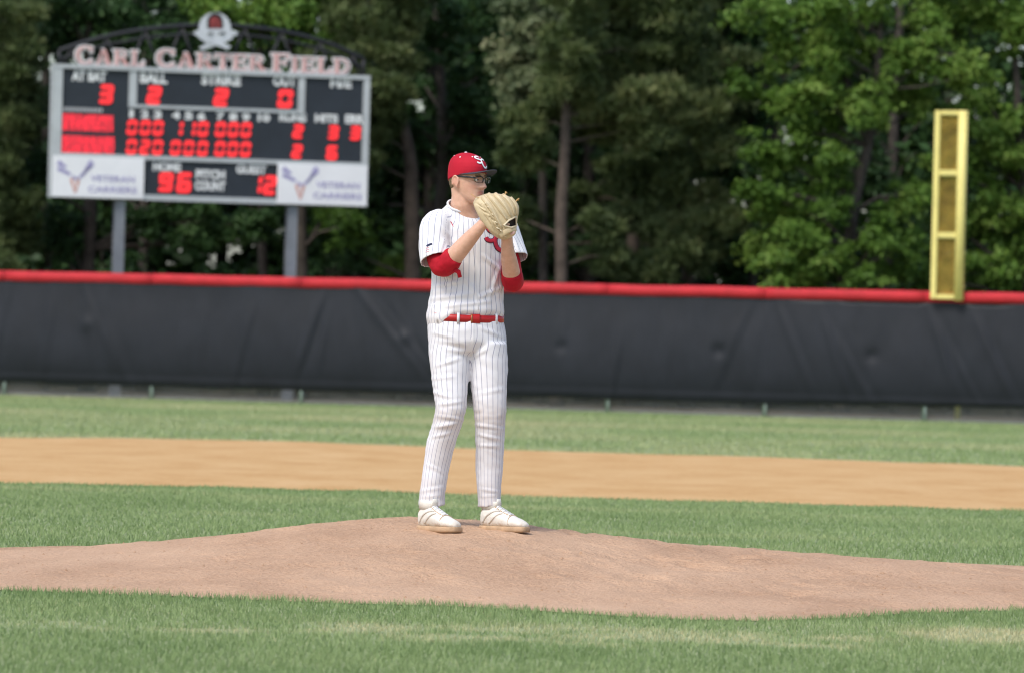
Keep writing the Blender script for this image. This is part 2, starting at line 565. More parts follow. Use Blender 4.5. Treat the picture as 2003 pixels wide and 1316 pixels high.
# ================================================================ OUTFIELD FENCE
FA, FB = G(0, 772), G(2003, 830)
fdir = (FB - FA); fdir.z = 0; flen = fdir.length; fdir.normalize()
fnorm = Vector((fdir.y, -fdir.x, 0))          # towards the camera
if fnorm.y > 0: fnorm = -fnorm
def F(s, z, out=0.0):                          # s metres along the fence from photo's left edge
    p = FA + fdir * s + fnorm * out
    return Vector((p.x, p.y, z))
def fs_of(px):                                 # photo x -> metres along the fence
    lo, hi = -30.0, 50.0
    for _ in range(40):
        m_ = (lo + hi) / 2
        q = F(m_, 1.2)
        u = q.x / q.y * FPX * _cr + W0 / 2
        if u < px: lo = m_
        else: hi = m_
    return lo
FH = 2.12
M_vinyl, nt, b = mat_new('black_vinyl')
f1 = noise_tex(nt, 1.4, 5, 0.6); f2 = noise_tex(nt, 9, 4, 0.6, 'Object', (1, 1, 0.35))
nt.links.new(ramp(nt, mathn(nt, 'ADD', mathn(nt, 'MULTIPLY', f1, 0.6), mathn(nt, 'MULTIPLY', f2, 0.4)), [(0.3, (0.006, 0.008, 0.012)), (0.7, (0.012, 0.015, 0.022))]), b.inputs['Base Color'])
b.inputs['Roughness'].default_value = 0.55
b.inputs['Specular IOR Level'].default_value = 0.30
bump(nt, b, f2, 0.15, 0.02)
M_redcap = simple('red_plastic_cap', (0.46, 0.020, 0.028), 0.75, var=0.15, scale=3, bmp=0.1)
M_post = simple('green_post_paint', (0.20, 0.26, 0.22), 0.5, var=0.2, scale=10)
M_galv = simple('galvanised_wire', (0.42, 0.43, 0.44), 0.45, 0.6, 0.2, 20)
fence = empty('outfield_fence', F(flen / 2, 0))
tag(fence, 'long black vinyl outfield fence with a red rounded cap', 'fence')
S0, S1 = -12.0, flen + 12.0
# vinyl sheets, one per bay pair, hung with folds
folds = [  # (s, z0, ds per dz, width, depth)
    (fs_of(400), 1.0, 0.02, 0.10, 0.020), (fs_of(480), 0.9, 0.22, 0.07, 0.035), (fs_of(610), 1.2, 0.30, 0.08, 0.05), (fs_of(640), 1.2, 0.12, 0.06, 0.03),
    (fs_of(750), 1.5, -0.85, 0.09, 0.04), (fs_of(790), 1.3, -0.9, 0.07, 0.03), (fs_of(100), 1.1, 0.1, 0.09, 0.025), (fs_of(190), 1.5, -0.5, 0.06, 0.015), (fs_of(10), 1.4, 0.15, 0.08, 0.03),
    (fs_of(1190), 1.1, 0.0, 0.05, 0.02), (fs_of(1205), 0.5, 0.15, 0.07, 0.03), (fs_of(1500), 1.2, -0.05, 0.05, 0.02), (fs_of(1560), 1.2, -0.45, 0.07, 0.03), (fs_of(1640), 1.1, -0.35, 0.06, 0.045),
    (fs_of(1680), 0.8, -0.6, 0.08, 0.03), (fs_of(1850), 1.2, -0.4, 0.07, 0.04), (fs_of(1880), 1.0, -0.55, 0.06, 0.03), (fs_of(1950), 1.1, -0.5, 0.08, 0.04), (fs_of(1100), 1.2, 0.1, 0.1, 0.015), (fs_of(1310), 1.0, 0.03, 0.1, 0.015)]
rf = random.Random(8)
for _ in range(26):
    s_ = rf.choice((rf.uniform(S0, -0.3), rf.uniform(flen + .3, S1), rf.uniform(0, flen)))
    folds.append((s_, rf.uniform(0.6, 1.6), rf.uniform(-0.6, 0.5), rf.uniform(0.05, 0.12), rf.uniform(0.008, 0.025)))
dents = [(fs_of(1410), 1.12, 0.10, -0.035), (fs_of(1710), 1.10, 0.10, -0.03), (fs_of(795), 1.2, 0.1, 0.03), (fs_of(175), 1.3, 0.12, 0.025), (fs_of(1103), 1.12, 0.09, -0.03)]
scal = [(fs_of(1600), 0.9, 0.05), (fs_of(1745), 0.95, 0.075), (fs_of(1930), 0.8, 0.06), (fs_of(270), 0.7, 0.03)]
def vinyl_off(s, z):
    t_ = min(1, max(0, (z - 0.2) / 1.85)); o = 0.05 + 0.26 * (t_ ** 0.55) * (1 - t_) ** 1.25 * 1.9 * (0.85 + 0.3 * noise.noise(Vector((s * 0.35, 0, 3))))
    # hangs out at the middle, tucks in below
    o += 0.035 * noise.noise(Vector((s * 0.7, z * 0.6, 1))) + 0.012 * noise.noise(Vector((s * 2.5, z * 1.3, 5)))
    for (fs_, z0, sl, w, d) in folds:
        u = (s - fs_ - sl * (z - z0)) / w
        if abs(u) < 4:
            e = math.exp(-((z - z0) / 0.75) ** 4)
            o += 0.55 * d * e * (math.exp(-u * u) - 0.8 * math.exp(-((u - 1.3) ** 2)))
    for (ds, dz, w, d) in dents:
        q = ((s - ds) ** 2 + (z - dz) ** 2) / w ** 2
        if q < 9: o += d * math.exp(-q)
    return o
bay = fs_of(1497) - fs_of(1190)
s_post = fs_of(1190)
first = s_post - bay * math.ceil((s_post - S0) / bay)
s_lift = fs_of(1600)
zs = [0.24 + (FH - 0.30) * k / 34 for k in range(35)]
k = 0
s = first
posts_s = []
while s < S1:
    posts_s.append(s)
    if k % 2 == 0:
        sa, sb = s - 0.03, s + 2 * bay + 0.03
        n = 110
        vv, ff = [], []
        for i in range(n + 1):
            ss = sa + (sb - sa) * i / n
            for z in zs:
                zz = z
                if z == zs[0]: zz = z + 0.025 * noise.noise(Vector((ss * 1.1, 0, 0))) + 0.045 * max(0, min(1, (ss - s_lift) / 1.5))
                if z == zs[-1]:
                    for (cs, cw, cd) in scal:
                        zz -= cd * max(0, 1 - ((ss - cs) / cw) ** 2)
                hem = 0.02 if z < 0.36 else 0.0
                vv.append(F(ss, zz, vinyl_off(ss, z) + hem + 0.006 * ((k // 2) % 2)))
        m_ = len(zs)
        for i in range(n):
            for j in range(m_ - 1):
                ff.append((i * m_ + j, (i + 1) * m_ + j, (i + 1) * m_ + j + 1, i * m_ + j + 1))
        me = pyd('vinyl_sheet', vv, ff)
        link('vinyl_sheet', me, M_vinyl, fence, True)
    s += bay
    k += 1
# red cap: corrugated-profile tube in lengths
s = first
while s < S1 - 0.5:
    n = 12
    pts = [F(s + bay * i / n + (0.004 if i == 0 else 0), FH + 0.012 * noise.noise(Vector(((s + bay * i / n) * 0.8, 9, 0))), 0.02) for i in range(n + 1)]
    m_ = MB(); m_.tube(pts, [(0.098, 0.085)] * (n + 1), 14)
    link('cap_rail', m_.mesh('cap_rail'), M_redcap, fence, True)
    s += bay
for s in posts_s:
    m_ = MB(); m_.tube([F(s, -0.1, -0.02), F(s, 1.2, -0.02), F(s, FH, -0.02)], 0.035, 10)
    link('post', m_.mesh('post'), M_post, fence, True)
    m_ = MB(); m_.tube([F(s + 0.05, 0.0, 0.10), F(s + 0.05, 0.14, 0.10), F(s + 0.05, 0.28, 0.09)], 0.022, 8)
    link('post_foot', m_.mesh('post_foot'), M_post, fence, True)
m_ = MB()
pitch = 0.062
s = S0
while s < S1:
    for sg in (-1, 1):
        a, b_ = F(s, 0.015, 0.0 + 0.004 * sg), F(s + sg * 0.30, 0.315, 0.004 * sg)
        m_.tube([a, b_], 0.0042, 4, cap=False)
    s += pitch
ch = m_.build('chain_link_mesh', M_galv, fence, fix=False); ch['kind'] = 'stuff'
m_ = MB(); m_.tube([F(S0, 0.03, 0), F(S1, 0.03, 0)], 0.008, 6)
link('bottom_wire', m_.mesh('bottom_wire'), M_galv, fence)

# woodland floor behind the fence
vv = [F(S0 - 40, 0.006, -0.1), F(S1 + 40, 0.006, -0.1), F(S1 + 60, 0.006, -70), F(S0 - 60, 0.006, -70)]
tag(link('forest_floor', pyd('forest_floor', vv, [(0, 1, 2, 3)]), M_forest), kind='structure')

# ================================================================ FOUL POLE
M_yellow = simple('yellow_enamel', (0.74, 0.64, 0.22), 0.5, var=0.08, scale=4, bmp=0.05)
M_ymesh = simple('weathered_yellow_mesh', (0.36, 0.25, 0.05), 0.6, var=0.45, scale=3)
fp_s = fs_of(1858)
def FPp(px, py, out=0.16):
    """photo pixel on the plane just in front of the fence"""
    d = ray(px, py); o = Vector((0, 0, CAM_H)); q = FA + fnorm * out
    return o + d * ((q - o).dot(fnorm) / d.dot(fnorm))
pole = empty('foul_pole', F(fp_s, 0, -0.2))
tag(pole, 'yellow foul pole frame with three mesh panels above the red cap', 'foul pole')
zt, zb = FPp(1858, 217).z, FPp(1856, 586).z
xl, xr = FPp(1831, 400), FPp(1880, 400)
sl_ = (xl - FA).dot(fdir); sr_ = (xr - FA).dot(fdir)
def barb(name, s0, s1, z0, z1, t, o0=0.13, bev=0.012):
    bm = bmesh.new()
    m0 = MB(); m0.box(F(s0, z0, o0), fdir * (s1 - s0), fnorm * t, Vector((0, 0, z1 - z0)))
    me = m0.mesh(name); bm.from_mesh(me)
    bmesh.ops.recalc_face_normals(bm, faces=bm.faces)
    bmesh.ops.bevel(bm, geom=list(bm.edges), offset=bev, segments=2, affect='EDGES')
    bm.to_mesh(me); bm.free()
    return link(name, me, M_yellow, pole)
hw = 0.045
barb('side_tube', sl_ - 0.05, sl_ + 0.045, zb, zt, 0.09)
m_ = MB(); m_.tube([F(sr_, zb - 0.02, 0.17), F(sr_, (zb + zt) / 2, 0.17), F(sr_, zt, 0.17)], 0.082, 20)
link('main_tube', m_.mesh('main_tube'), M_yellow, pole, True)
lv = [zb, FPp(1853, 461).z, FPp(1853, 339).z, zt]
for i, z in enumerate(lv):
    z0, z1 = (z - 0.05, z + 0.05)
    if i == 0: z0, z1 = z, z + 0.08
    if i == 3: z0, z1 = z - 0.08, z
    barb('cross_bar', sl_ + 0.047, sr_ - 0.06, z0, z1, 0.085)
for i in range(3):
    z0, z1 = lv[i] + 0.055, lv[i + 1] - 0.055
    a0, a1 = sl_ + 0.045, sr_ - 0.06
    m_ = MB()
    w = a1 - a0
    stp = 0.038
    q = -(z1 - z0)
    while q < w:
        for sg in (0, 1):
            # diagonal clipped to the panel
            pts = []
            t0, t1 = max(0, -q), min(z1 - z0, w - q)
            if t1 - t0 > 0.01:
                A = (q + t0, t0); B = (q + t1, t1)
                if sg: A, B = (w - A[0], A[1]), (w - B[0], B[1])
                m_.tube([F(a0 + A[0], z0 + A[1], 0.165 + 0.004 * sg), F(a0 + B[0], z0 + B[1], 0.165 + 0.004 * sg)], (0.0075, 0.003), 4, cap=False)
        q += stp
    link('mesh_panel', m_.mesh('mesh_panel'), M_ymesh, pole)
m_ = MB(); m_.tube([F(sr_ - .04, -0.15, -0.22), F(sr_ - .04, 1.5, -0.22), F(sr_ - .04, zb + 0.9, -0.22)], 0.05, 14)
link('support_post', m_.mesh('support_post'), M_yellow, pole, True)
for z in (zb + 0.22, zb + 0.8):
    m_ = MB(); m_.tube([F(sr_, z, -0.22), F(sr_, z, 0.17)], 0.035, 8)
    link('bracket', m_.mesh('bracket'), M_yellow, pole)

# ================================================================ SCOREBOARD
YL, YRt = 94.4, 95.9
SBL, SBR = P(98, 390, YL), P(717, 402, YRt)
SBL.z = SBR.z = (SBL.z + SBR.z) / 2
su = (SBR - SBL); su.z = 0; SW = su.length; su.normalize()
sn = Vector((su.y, -su.x, 0))
if sn.y > 0: sn = -sn
sv = Vector((0, 0, 1))
SO = SBL.copy()
def SP(px, py):
    d = ray(px, py); o = Vector((0, 0, CAM_H))
    q = o + d * ((SO - o).dot(sn) / d.dot(sn))
    r = q - SO
    return r.dot(su), r.z
def SX(u, v, out=0.0):
    return SO + su * u + sv * v + sn * out
SHT = SP(410, 137)[1]
board = empty('scoreboard', SX(SW / 2, -SO.z))
tag(board, 'black electronic scoreboard on two steel posts with an arched nameplate', 'scoreboard')
M_face = simple('scoreboard_face', (0.019, 0.025, 0.035), 0.5, var=0.15, scale=3)
M_frame = simple('grey_white_frame', (0.42, 0.45, 0.47), 0.45, var=0.1, scale=3)
M_white = simple('white_sign_face', (0.74, 0.75, 0.78), 0.5, var=0.05, scale=2)
M_text = simple('white_vinyl_letters', (0.68, 0.70, 0.71), 0.55, var=0.06, scale=6)
M_greytext = simple('faded_letters', (0.40, 0.41, 0.43), 0.55, var=0.1, scale=6)
M_led = emis('red_led', (0.86, 0.024, 0.030), 1.0)
M_ledm = emis('red_led_matrix', (0.92, 0.028, 0.050), 1.45)
M_pink = simple('faded_red_letters', (0.56, 0.31, 0.30), 0.5, var=0.18, scale=5)
M_truss = simple('black_truss', (0.012, 0.013, 0.016), 0.5, var=0.2, scale=5)
M_steel = simple('grey_steel_post', (0.21, 0.225, 0.25), 0.5, 0.3, 0.15, 4)
M_purple = simple('purple_print', (0.30, 0.28, 0.48), 0.6, var=0.1)
M_redprint = simple('orange_red_print', (0.58, 0.30, 0.25), 0.6, var=0.1)
def srect(name, mat, u0, v0, u1, v1, o0, o1, parent=board):
    m_ = MB(); m_.box(SX(u0, v0, o0), su * (u1 - u0), sv * (v1 - v0), sn * (o1 - o0))
    return m_.build(name, mat, parent)
def prect(name, mat, x0, y0, x1, y1, o0, o1):
    a = SP(x0, (y0 + y1) / 2); b_ = SP(x1, (y0 + y1) / 2); xm = (x0 + x1) / 2
    t = SP(xm, y0)[1]; bt = SP(xm, y1)[1]
    return srect(name, mat, a[0], bt, b_[0], t, o0, o1)
srect('cabinet', M_face, 0.03, 0.03, SW - 0.03, SHT - 0.03, -0.28, 0.0)
fw_l, fw_r, fw_t = 0.17, 0.12, 0.075
vmid = SP(410, 313)[1]
srect('frame_side', M_frame, 0, 0, fw_l, SHT - fw_t - 0.002, -0.3, 0.05)
srect('frame_side', M_frame, SW - fw_r, 0, SW, SHT - fw_t - 0.002, -0.3, 0.05)
srect('frame_top', M_frame, 0, SHT - fw_t, SW, SHT, -0.3, 0.06)
srect('frame_bottom', M_frame, fw_l + 0.002, 0, SW - fw_r - 0.002, 0.10, -0.3, 0.045)
srect('frame_rail', M_frame, fw_l + 0.002, vmid - 0.045, SW - fw_r - 0.002, vmid + 0.035, 0.002, 0.05)
a = SP(280, 350)[0]; b2 = SP(541, 360)[0]
ad1 = srect('advert_panel', M_white, 0.02, 0.015, a, vmid - 0.02, 0.052, 0.075)
ad2 = srect('advert_panel', M_white, b2, 0.015, SW - 0.015, vmid - 0.02, 0.052, 0.075)
# ball / strike / out box
x0 = SP(252, 175)[0]; x1 = SP(267, 175)[0]; x2 = SP(583, 180)[0]; x3 = SP(596, 180)[0]
vb = SP(424, 214)[1]
srect('box_rail', M_frame, x0, vb - 0.03, x3, vb + 0.03, 0.002, 0.04)
srect('box_rail', M_frame, x0, vb + 0.032, x1, SHT - fw_t - 0.002, 0.002, 0.04)
srect('box_rail', M_frame, x2, vb + 0.032, x3, SHT - fw_t - 0.002, 0.002, 0.04)

# lettering made from the built-in font, fitted to a box on the board
def text_mesh(txt, bold=0.0, depth=0.02):
    cu = bpy.data.curves.new('t', 'FONT'); cu.body = txt
    cu.extrude = depth; cu.offset = bold; cu.resolution_u = 3
    o = bpy.data.objects.new('t', cu); C.objects.link(o)
    ev = o.evaluated_get(bpy.context.evaluated_depsgraph_get())
    me = bpy.data.meshes.new_from_object(ev)
    bpy.data.objects.remove(o); bpy.data.curves.remove(cu)
    return me
def stext(name, txt, mat, x0, y0, x1, y1, out=0.004, bold=0.02, depth=0.012, parent=board):
    me = text_mesh(txt, bold, 0.5)
    co = get_co(me)
    mn, mx = co.min(0), co.max(0)
    a = SP(x0, (y0 + y1) / 2); b_ = SP(x1, (y0 + y1) / 2)
    t = SP((x0 + x1) / 2, y0)[1]; bt = SP((x0 + x1) / 2, y1)[1]
    u = a[0] + (co[:, 0] - mn[0]) / (mx[0] - mn[0]) * (b_[0] - a[0])
    v = bt + (co[:, 1] - mn[1]) / (mx[1] - mn[1]) * (t - bt)
    w = out + depth * (co[:, 2] - mn[2]) / (mx[2] - mn[2])
    new = np.array(SO)[None] + u[:, None] * np.array(su) + v[:, None] * np.array(sv) + w[:, None] * np.array(sn)
    set_co(me, new)
    return link(name, me, mat, parent)
for txt, x0, y0, x1, y1 in (('AT BAT', 140, 139, 208, 160), ('BALL', 274, 142, 327, 164), ('STRIKE', 394, 145, 471, 168), ('OUT', 534, 149, 579, 170), ('H/E', 646, 153, 688, 173),
                            ('RUNS', 546, 221, 599, 239), ('HITS', 616, 224, 661, 241), ('ERR', 675, 225, 711, 243),
                            ('HOME', 299, 318, 354, 336), ('PITCH', 383, 333, 440, 351), ('COUNT', 381, 355, 441, 374), ('GUEST', 462, 323, 521, 341)):
    stext('caption', txt, M_text, x0, y0, x1, y1, bold=0.05)
for i, (cx, cy) in enumerate(((257, 223), (283, 224), (308, 225), (344, 226), (369, 227), (394, 228), (431, 228), (456, 229), (481, 230), (516, 231))):
    w_ = (4, 8, 8, 8, 8, 8, 8, 8, 8, 12)[i]
    stext('inning_number', str(i + 1), M_text, cx - w_, cy - 8, cx + w_, cy + 8, bold=0.05)
# illegible strip over the team names: a row of small worn marks
u0 = SP(124, 215)[0]; u1 = SP(202, 215)[0]; vv0 = SP(163, 219)[1]
for i in range(11):
    q = u0 + (u1 - u0) * i / 11
    srect('worn_mark', M_greytext, q, vv0, q + (u1 - u0) / 11 * 0.72, vv0 + 0.07, 0.002, 0.010)
SEG = {'0': 'abcdef', '1': 'bc', '2': 'abged', '3': 'abgcd', '6': 'afgedc', '9': 'abcdfg'}
def digit(ch_, x0, y0, x1, y1):
    a = SP(x0, (y0 + y1) / 2)[0]; b_ = SP(x1, (y0 + y1) / 2)[0]
    t = SP((x0 + x1) / 2, y0)[1]; bt = SP((x0 + x1) / 2, y1)[1]
    w, h = b_ - a, t - bt
    tk = 0.34 * w
    g = 0.012
    def seg(s_):
        hh = h / 2
        if s_ == 'a': return (g, h - tk, w - g, h)
        if s_ == 'd': return (g, 0, w - g, tk)
        if s_ == 'g': return (g, hh - tk / 2, w - g, hh + tk / 2)
        if s_ == 'f': return (0, hh + g, tk, h - g)
        if s_ == 'b': return (w - tk, hh + g, w, h - g)
        if s_ == 'e': return (0, g, tk, hh - g)
        return (w - tk, g, w, hh - g)
    m_ = MB()
    for i, s_ in enumerate(SEG[ch_]):
        q = seg(s_)
        sl = 0.10
        c = 0.03
        pts = [(q[0] + c, q[1]), (q[2] - c, q[1]), (q[2], q[1] + c), (q[2], q[3] - c), (q[2] - c, q[3]), (q[0] + c, q[3]), (q[0], q[3] - c), (q[0], q[1] + c)]
        oo = 0.006 + 0.0025 * i
        fr_ = [SX(a + x + sl * (y - h / 2), bt + y, oo + 0.01) for x, y in pts]
        bk = [SX(a + x + sl * (y - h / 2), bt + y, oo - 0.003) for x, y in pts]
        n = len(pts)
        m_.add(fr_ + bk, [tuple(range(n))] + [(i_, i_ + n, (i_ + 1) % n + n, (i_ + 1) % n) for i_ in range(n)])
    m_.build('led_digit', M_led, board)
digit('3', 194, 166, 221, 204)
digit('2', 287, 169, 315, 205)
digit('2', 418, 173, 446, 209)
digit('0', 543, 176, 572, 212)
for (cs, row) in (((258, 284, 309, 348, 373, 397, 431, 456, 481), '000110000'), ((257, 283, 308, 343, 369, 396, 430, 455, 480), '020000000')):
    for i, (cx, chh) in enumerate(zip(cs, row)):
        yb = (235 if row[1] == '0' else 273) + (cx - 258) * 0.022
        digit(chh, cx - 10, yb, cx + 10, yb + 30)
digit('2', 572, 244, 593, 272); digit('3', 641, 246, 662, 274); digit('3', 684, 247, 705, 275)
digit('2', 570, 283, 591, 311); digit('6', 638, 285, 660, 314)
digit('9', 310, 338, 338, 376); digit('6', 346, 338, 374, 378); digit('1', 492, 344, 512, 380); digit('2', 515, 344, 540, 382)
# team-name LED windows: rows of lit dots, glyphs lost
rg2 = random.Random(3)
for (x0, y0, x1, y1) in ((122, 225, 221, 257), (121, 267, 223, 300)):
    a = SP(x0, (y0 + y1) / 2)[0]; b_ = SP(x1, (y0 + y1) / 2)[0]; t = SP((x0 + x1) / 2, y0)[1]; bt = SP((x0 + x1) / 2, y1)[1]
    m_ = MB()
    cols, rows = 52, 14
    du, dv = (b_ - a) / cols, (t - bt) / rows
    for i in range(cols):
        for j in range(rows):
            if rg2.random() < 0.16 or (i % 7 == 6 and rg2.random() < 0.6): continue
            cu_, cv_ = a + (i + .5) * du, bt + (j + .5) * dv
            m_.add([SX(cu_ + du * .54 * math.cos(k * math.pi / 3), cv_ + dv * .38 * math.sin(k * math.pi / 3) + dv * .35 * math.cos(k * math.pi / 3), 0.012 + .0006 * ((i + j) % 5)) for k in range(6)], [tuple(range(6))])
    led = m_.build('led_matrix', M_ledm, board, fix=False); led['kind'] = 'stuff'
# adverts
for ad, dx, dy in ((ad1, 0, 0), (ad2, 440, 12.5)):
    stext('print_line', 'VETERAN', M_purple, 176 + dx, 345 + dy, 262 + dx, 357 + dy, 0.076, 0.02, 0.004, ad)
    stext('print_line', 'CARRIERS', M_purple, 171 + dx, 366 + dy, 266 + dx, 378 + dy, 0.076, 0.02, 0.004, ad)
    def strokes(name, mat, L):
        m_ = MB()
        for (p0, p1, w0, w1) in L:
            a = Vector(SP(p0[0] + dx, p0[1] + dy)); b_ = Vector(SP(p1[0] + dx, p1[1] + dy))
            d = (b_ - a).normalized(); n_ = Vector((-d.y, d.x))
            q = [a - n_ * w0, b_ - n_ * w1, b_ + n_ * w1, a + n_ * w0]
            m_.add([SX(p.x, p.y, 0.080) for p in q] + [SX(p.x, p.y, 0.0755) for p in q], [(0, 1, 2, 3), (0, 4, 5, 1), (1, 5, 6, 2), (2, 6, 7, 3), (3, 7, 4, 0)])
        return m_.build(name, mat, ad)
    strokes('emblem_print', M_purple, [((112, 318), (128, 328), .05, .02), ((112, 330), (136, 342), .04, .03), ((140, 346), (150, 352), .03, .02), ((178, 316), (160, 345), .045, .02), ((174, 328), (152, 350), .03, .02), ((166, 334), (182, 324), .02, .015)])
    strokes('emblem_tip', M_redprint, [((138, 350), (145, 378), .03, .01), ((152, 352), (146, 378), .03, .01)])
# posts
for px in (236, 574):
    u = SP(px, 395)[0]
    m_ = MB()
    w = 0.095
    m_.box(SX(u - w, -SO.z - 0.3, -0.24), su * (2 * w), sn * 0.014, sv * (SO.z + 0.3 + 1.2))
    m_.box(SX(u - w, -SO.z - 0.3, -0.06), su * (2 * w), sn * 0.014, sv * (SO.z + 0.3 + 0.02))
    m_.box(SX(u - 0.006, -SO.z - 0.3, -0.225), su * 0.012, sn * 0.164, sv * (SO.z + 0.3 + 0.02))
    m_.build('steel_post', M_steel, board)
# arched truss
arc_px = [(118, 99), (200, 74), (300, 56), (420, 49), (540, 59), (640, 83), (714, 115)]
arc = smooth_path([SX(*SP(*p), -0.12) for p in arc_px], 8)
arc_lo = [q - Vector((0, 0, 0.16)) for q in arc]
for nm, L, r in (('truss_arch', arc, 0.045), ('truss_chord', arc_lo, 0.03)):
    m_ = MB(); m_.tube(L, r, 8); link(nm, m_.mesh(nm), M_truss, board, True)
base_v = SHT - 0.01
for q in (arc[0], arc[-1]):
    m_ = MB(); b0 = Vector((q.x, q.y, SO.z + base_v)); m_.tube([b0, q], 0.04, 8); link('truss_post', m_.mesh('truss_post'), M_truss, board, True)
idx = [3, 9, 15, 20, 24, 28, 33, 39, 45]
for i, k in enumerate(idx):
    q = arc[k]
    for sgn in (-1, 1):
        lenx = 0.38 * (q.z - SO.z - base_v)
        b0 = Vector((q.x, q.y, SO.z + base_v)) + su * (sgn * lenx)
        m_ = MB(); m_.tube([b0, q - Vector((0, 0, 0.01))], 0.028, 6); link('truss_web', m_.mesh('truss_web'), M_truss, board, True)
# serif capitals: polygons in a unit cell (x 0..w, y 0..1)
def arcpts(cx, cy, rx, ry, a0, a1, n=14):
    return [(cx + rx * math.cos(math.radians(a0 + (a1 - a0) * i / n)), cy + ry * math.sin(math.radians(a0 + (a1 - a0) * i / n))) for i in range(n + 1)]
def rect(x0, y0, x1, y1): return [(x0, y0), (x1, y0), (x1, y1), (x0, y1)]
def band(cx, cy, rx, ry, tx, ty, a0, a1, n=16):
    """list of quads forming an arc stroke"""
    o = arcpts(cx, cy, rx, ry, a0, a1, n); i_ = arcpts(cx, cy, rx - tx, ry - ty, a0, a1, n)
    return [[o[k], o[k + 1], i_[k + 1], i_[k]] for k in range(n)]
st = 0.24; sf = 0.09
GL = {
 'C': (0.92, band(0.5, 0.5, 0.48, 0.52, 0.25, 0.14, 48, 312) + [rect(0.74, 0.64, 0.84, 0.98), rect(0.74, 0.04, 0.84, 0.30)]),
 'A': (1.0, [[(0.40, 1), (0.60, 1), (0.94, 0.05), (0.68, 0.05)], [(0.40, 1), (0.50, 1), (0.22, 0.05), (0.10, 0.05)], rect(0.26, 0.27, 0.74, 0.38), rect(0.0, 0, 0.36, sf), rect(0.58, 0, 1.02, sf)]),
 'R': (0.98, [rect(0.10, 0, 0.10 + st, 1), rect(0, 0, 0.44, sf), rect(0, 1 - sf, 0.4, 1)] + band(0.45, 0.74, 0.40, 0.26, 0.22, 0.12, -90, 90) + [rect(0.3, 0.88, 0.46, 1), rect(0.3, 0.48, 0.46, 0.6)] + [[(0.38, 0.52), (0.62, 0.52), (0.98, 0.03), (0.68, 0.03)], rect(0.64, 0, 1.06, sf)]),
 'L': (0.84, [rect(0.10, 0, 0.10 + st, 1), rect(0, 0, 0.82, 0.13), rect(0, 1 - sf, 0.46, 1), rect(0.72, 0, 0.82, 0.36)]),
 'T': (0.9, [rect(0.33, 0, 0.33 + st, 1), rect(0.2, 0, 0.7, sf), rect(0, 0.87, 0.9, 1), rect(0, 0.66, 0.1, 1), rect(0.8, 0.66, 0.9, 1)]),
 'E': (0.86, [rect(0.10, 0, 0.10 + st, 1), rect(0, 0, 0.84, 0.12), rect(0, 0.88, 0.8, 1), rect(0.3, 0.46, 0.62, 0.56), rect(0.57, 0.36, 0.65, 0.67), rect(0.74, 0, 0.84, 0.34), rect(0.7, 0.68, 0.8, 1)]),
 'F': (0.82, [rect(0.10, 0, 0.10 + st, 1), rect(0, 0, 0.46, sf), rect(0, 0.88, 0.8, 1), rect(0.3, 0.45, 0.62, 0.55), rect(0.57, 0.34, 0.65, 0.66), rect(0.7, 0.66, 0.8, 1)]),
 'I': (0.46, [rect(0.10, 0, 0.10 + st, 1), rect(0, 0, 0.44, sf), rect(0, 1 - sf, 0.44, 1)]),
 'D': (0.98, [rect(0.10, 0, 0.10 + st, 1), rect(0, 0, 0.46, sf + .03), rect(0, 1 - sf - .03, 0.46, 1)] + band(0.44, 0.5, 0.52, 0.5, 0.25, 0.12, -90, 90, 20)),
}
def glyph_mesh(ch_, u0, v0, w, h, out, grow, depth, jit=0.0006):
    wd, polys = GL[ch_]
    m_ = MB()
    for i, pl in enumerate(polys):
        cx = sum(p[0] for p in pl) / len(pl); cy = sum(p[1] for p in pl) / len(pl)
        q = []
        for x, y in pl:
            X, Y = u0 + x / wd * w, v0 + y * h
            dx_, dy_ = X - (u0 + cx / wd * w), Y - (v0 + cy * h)
            X += grow * (1 if dx_ > 0 else -1); Y += grow * (1 if dy_ > 0 else -1)
            q.append((X, Y))
        n = len(q)
        o2 = out + jit * (i % 7)
        m_.add([SX(x, y, o2) for x, y in q] + [SX(x, y, o2 - depth) for x, y in q], [tuple(range(n))] + [(k, k + n, (k + 1) % n + n, (k + 1) % n) for k in range(n)])
    return m_
words = [('CARL', 146, 283, 0), ('CARTER', 304, 520, 0), ('FIELD', 531, 686, 0)]
for wtxt, xa, xb, _ in words:
    ua, ub = SP(xa, 112)[0], SP(xb, 118)[0]
    tot = sum(GL[c][0] * (1.25 if (i == 0) else 1) for i, c in enumerate(wtxt)) + 0.06 * (len(wtxt) - 1)
    sc = (ub - ua) / tot
    u = ua
    for i, c in enumerate(wtxt):
        big = 1.25 if i == 0 else 1.0
        h = 0.29 * (1.16 if i == 0 else 1.0)
        w = GL[c][0] * sc * big
        L1 = glyph_mesh(c, u, SHT + 0.012, w, h, 0.0, 0.016, 0.05).build('nameplate_letter', M_text, board)
        glyph_mesh(c, u, SHT + 0.012, w, h, 0.012, -0.006, 0.008).build('letter_face', M_pink, L1)
        u += w + 0.06 * sc
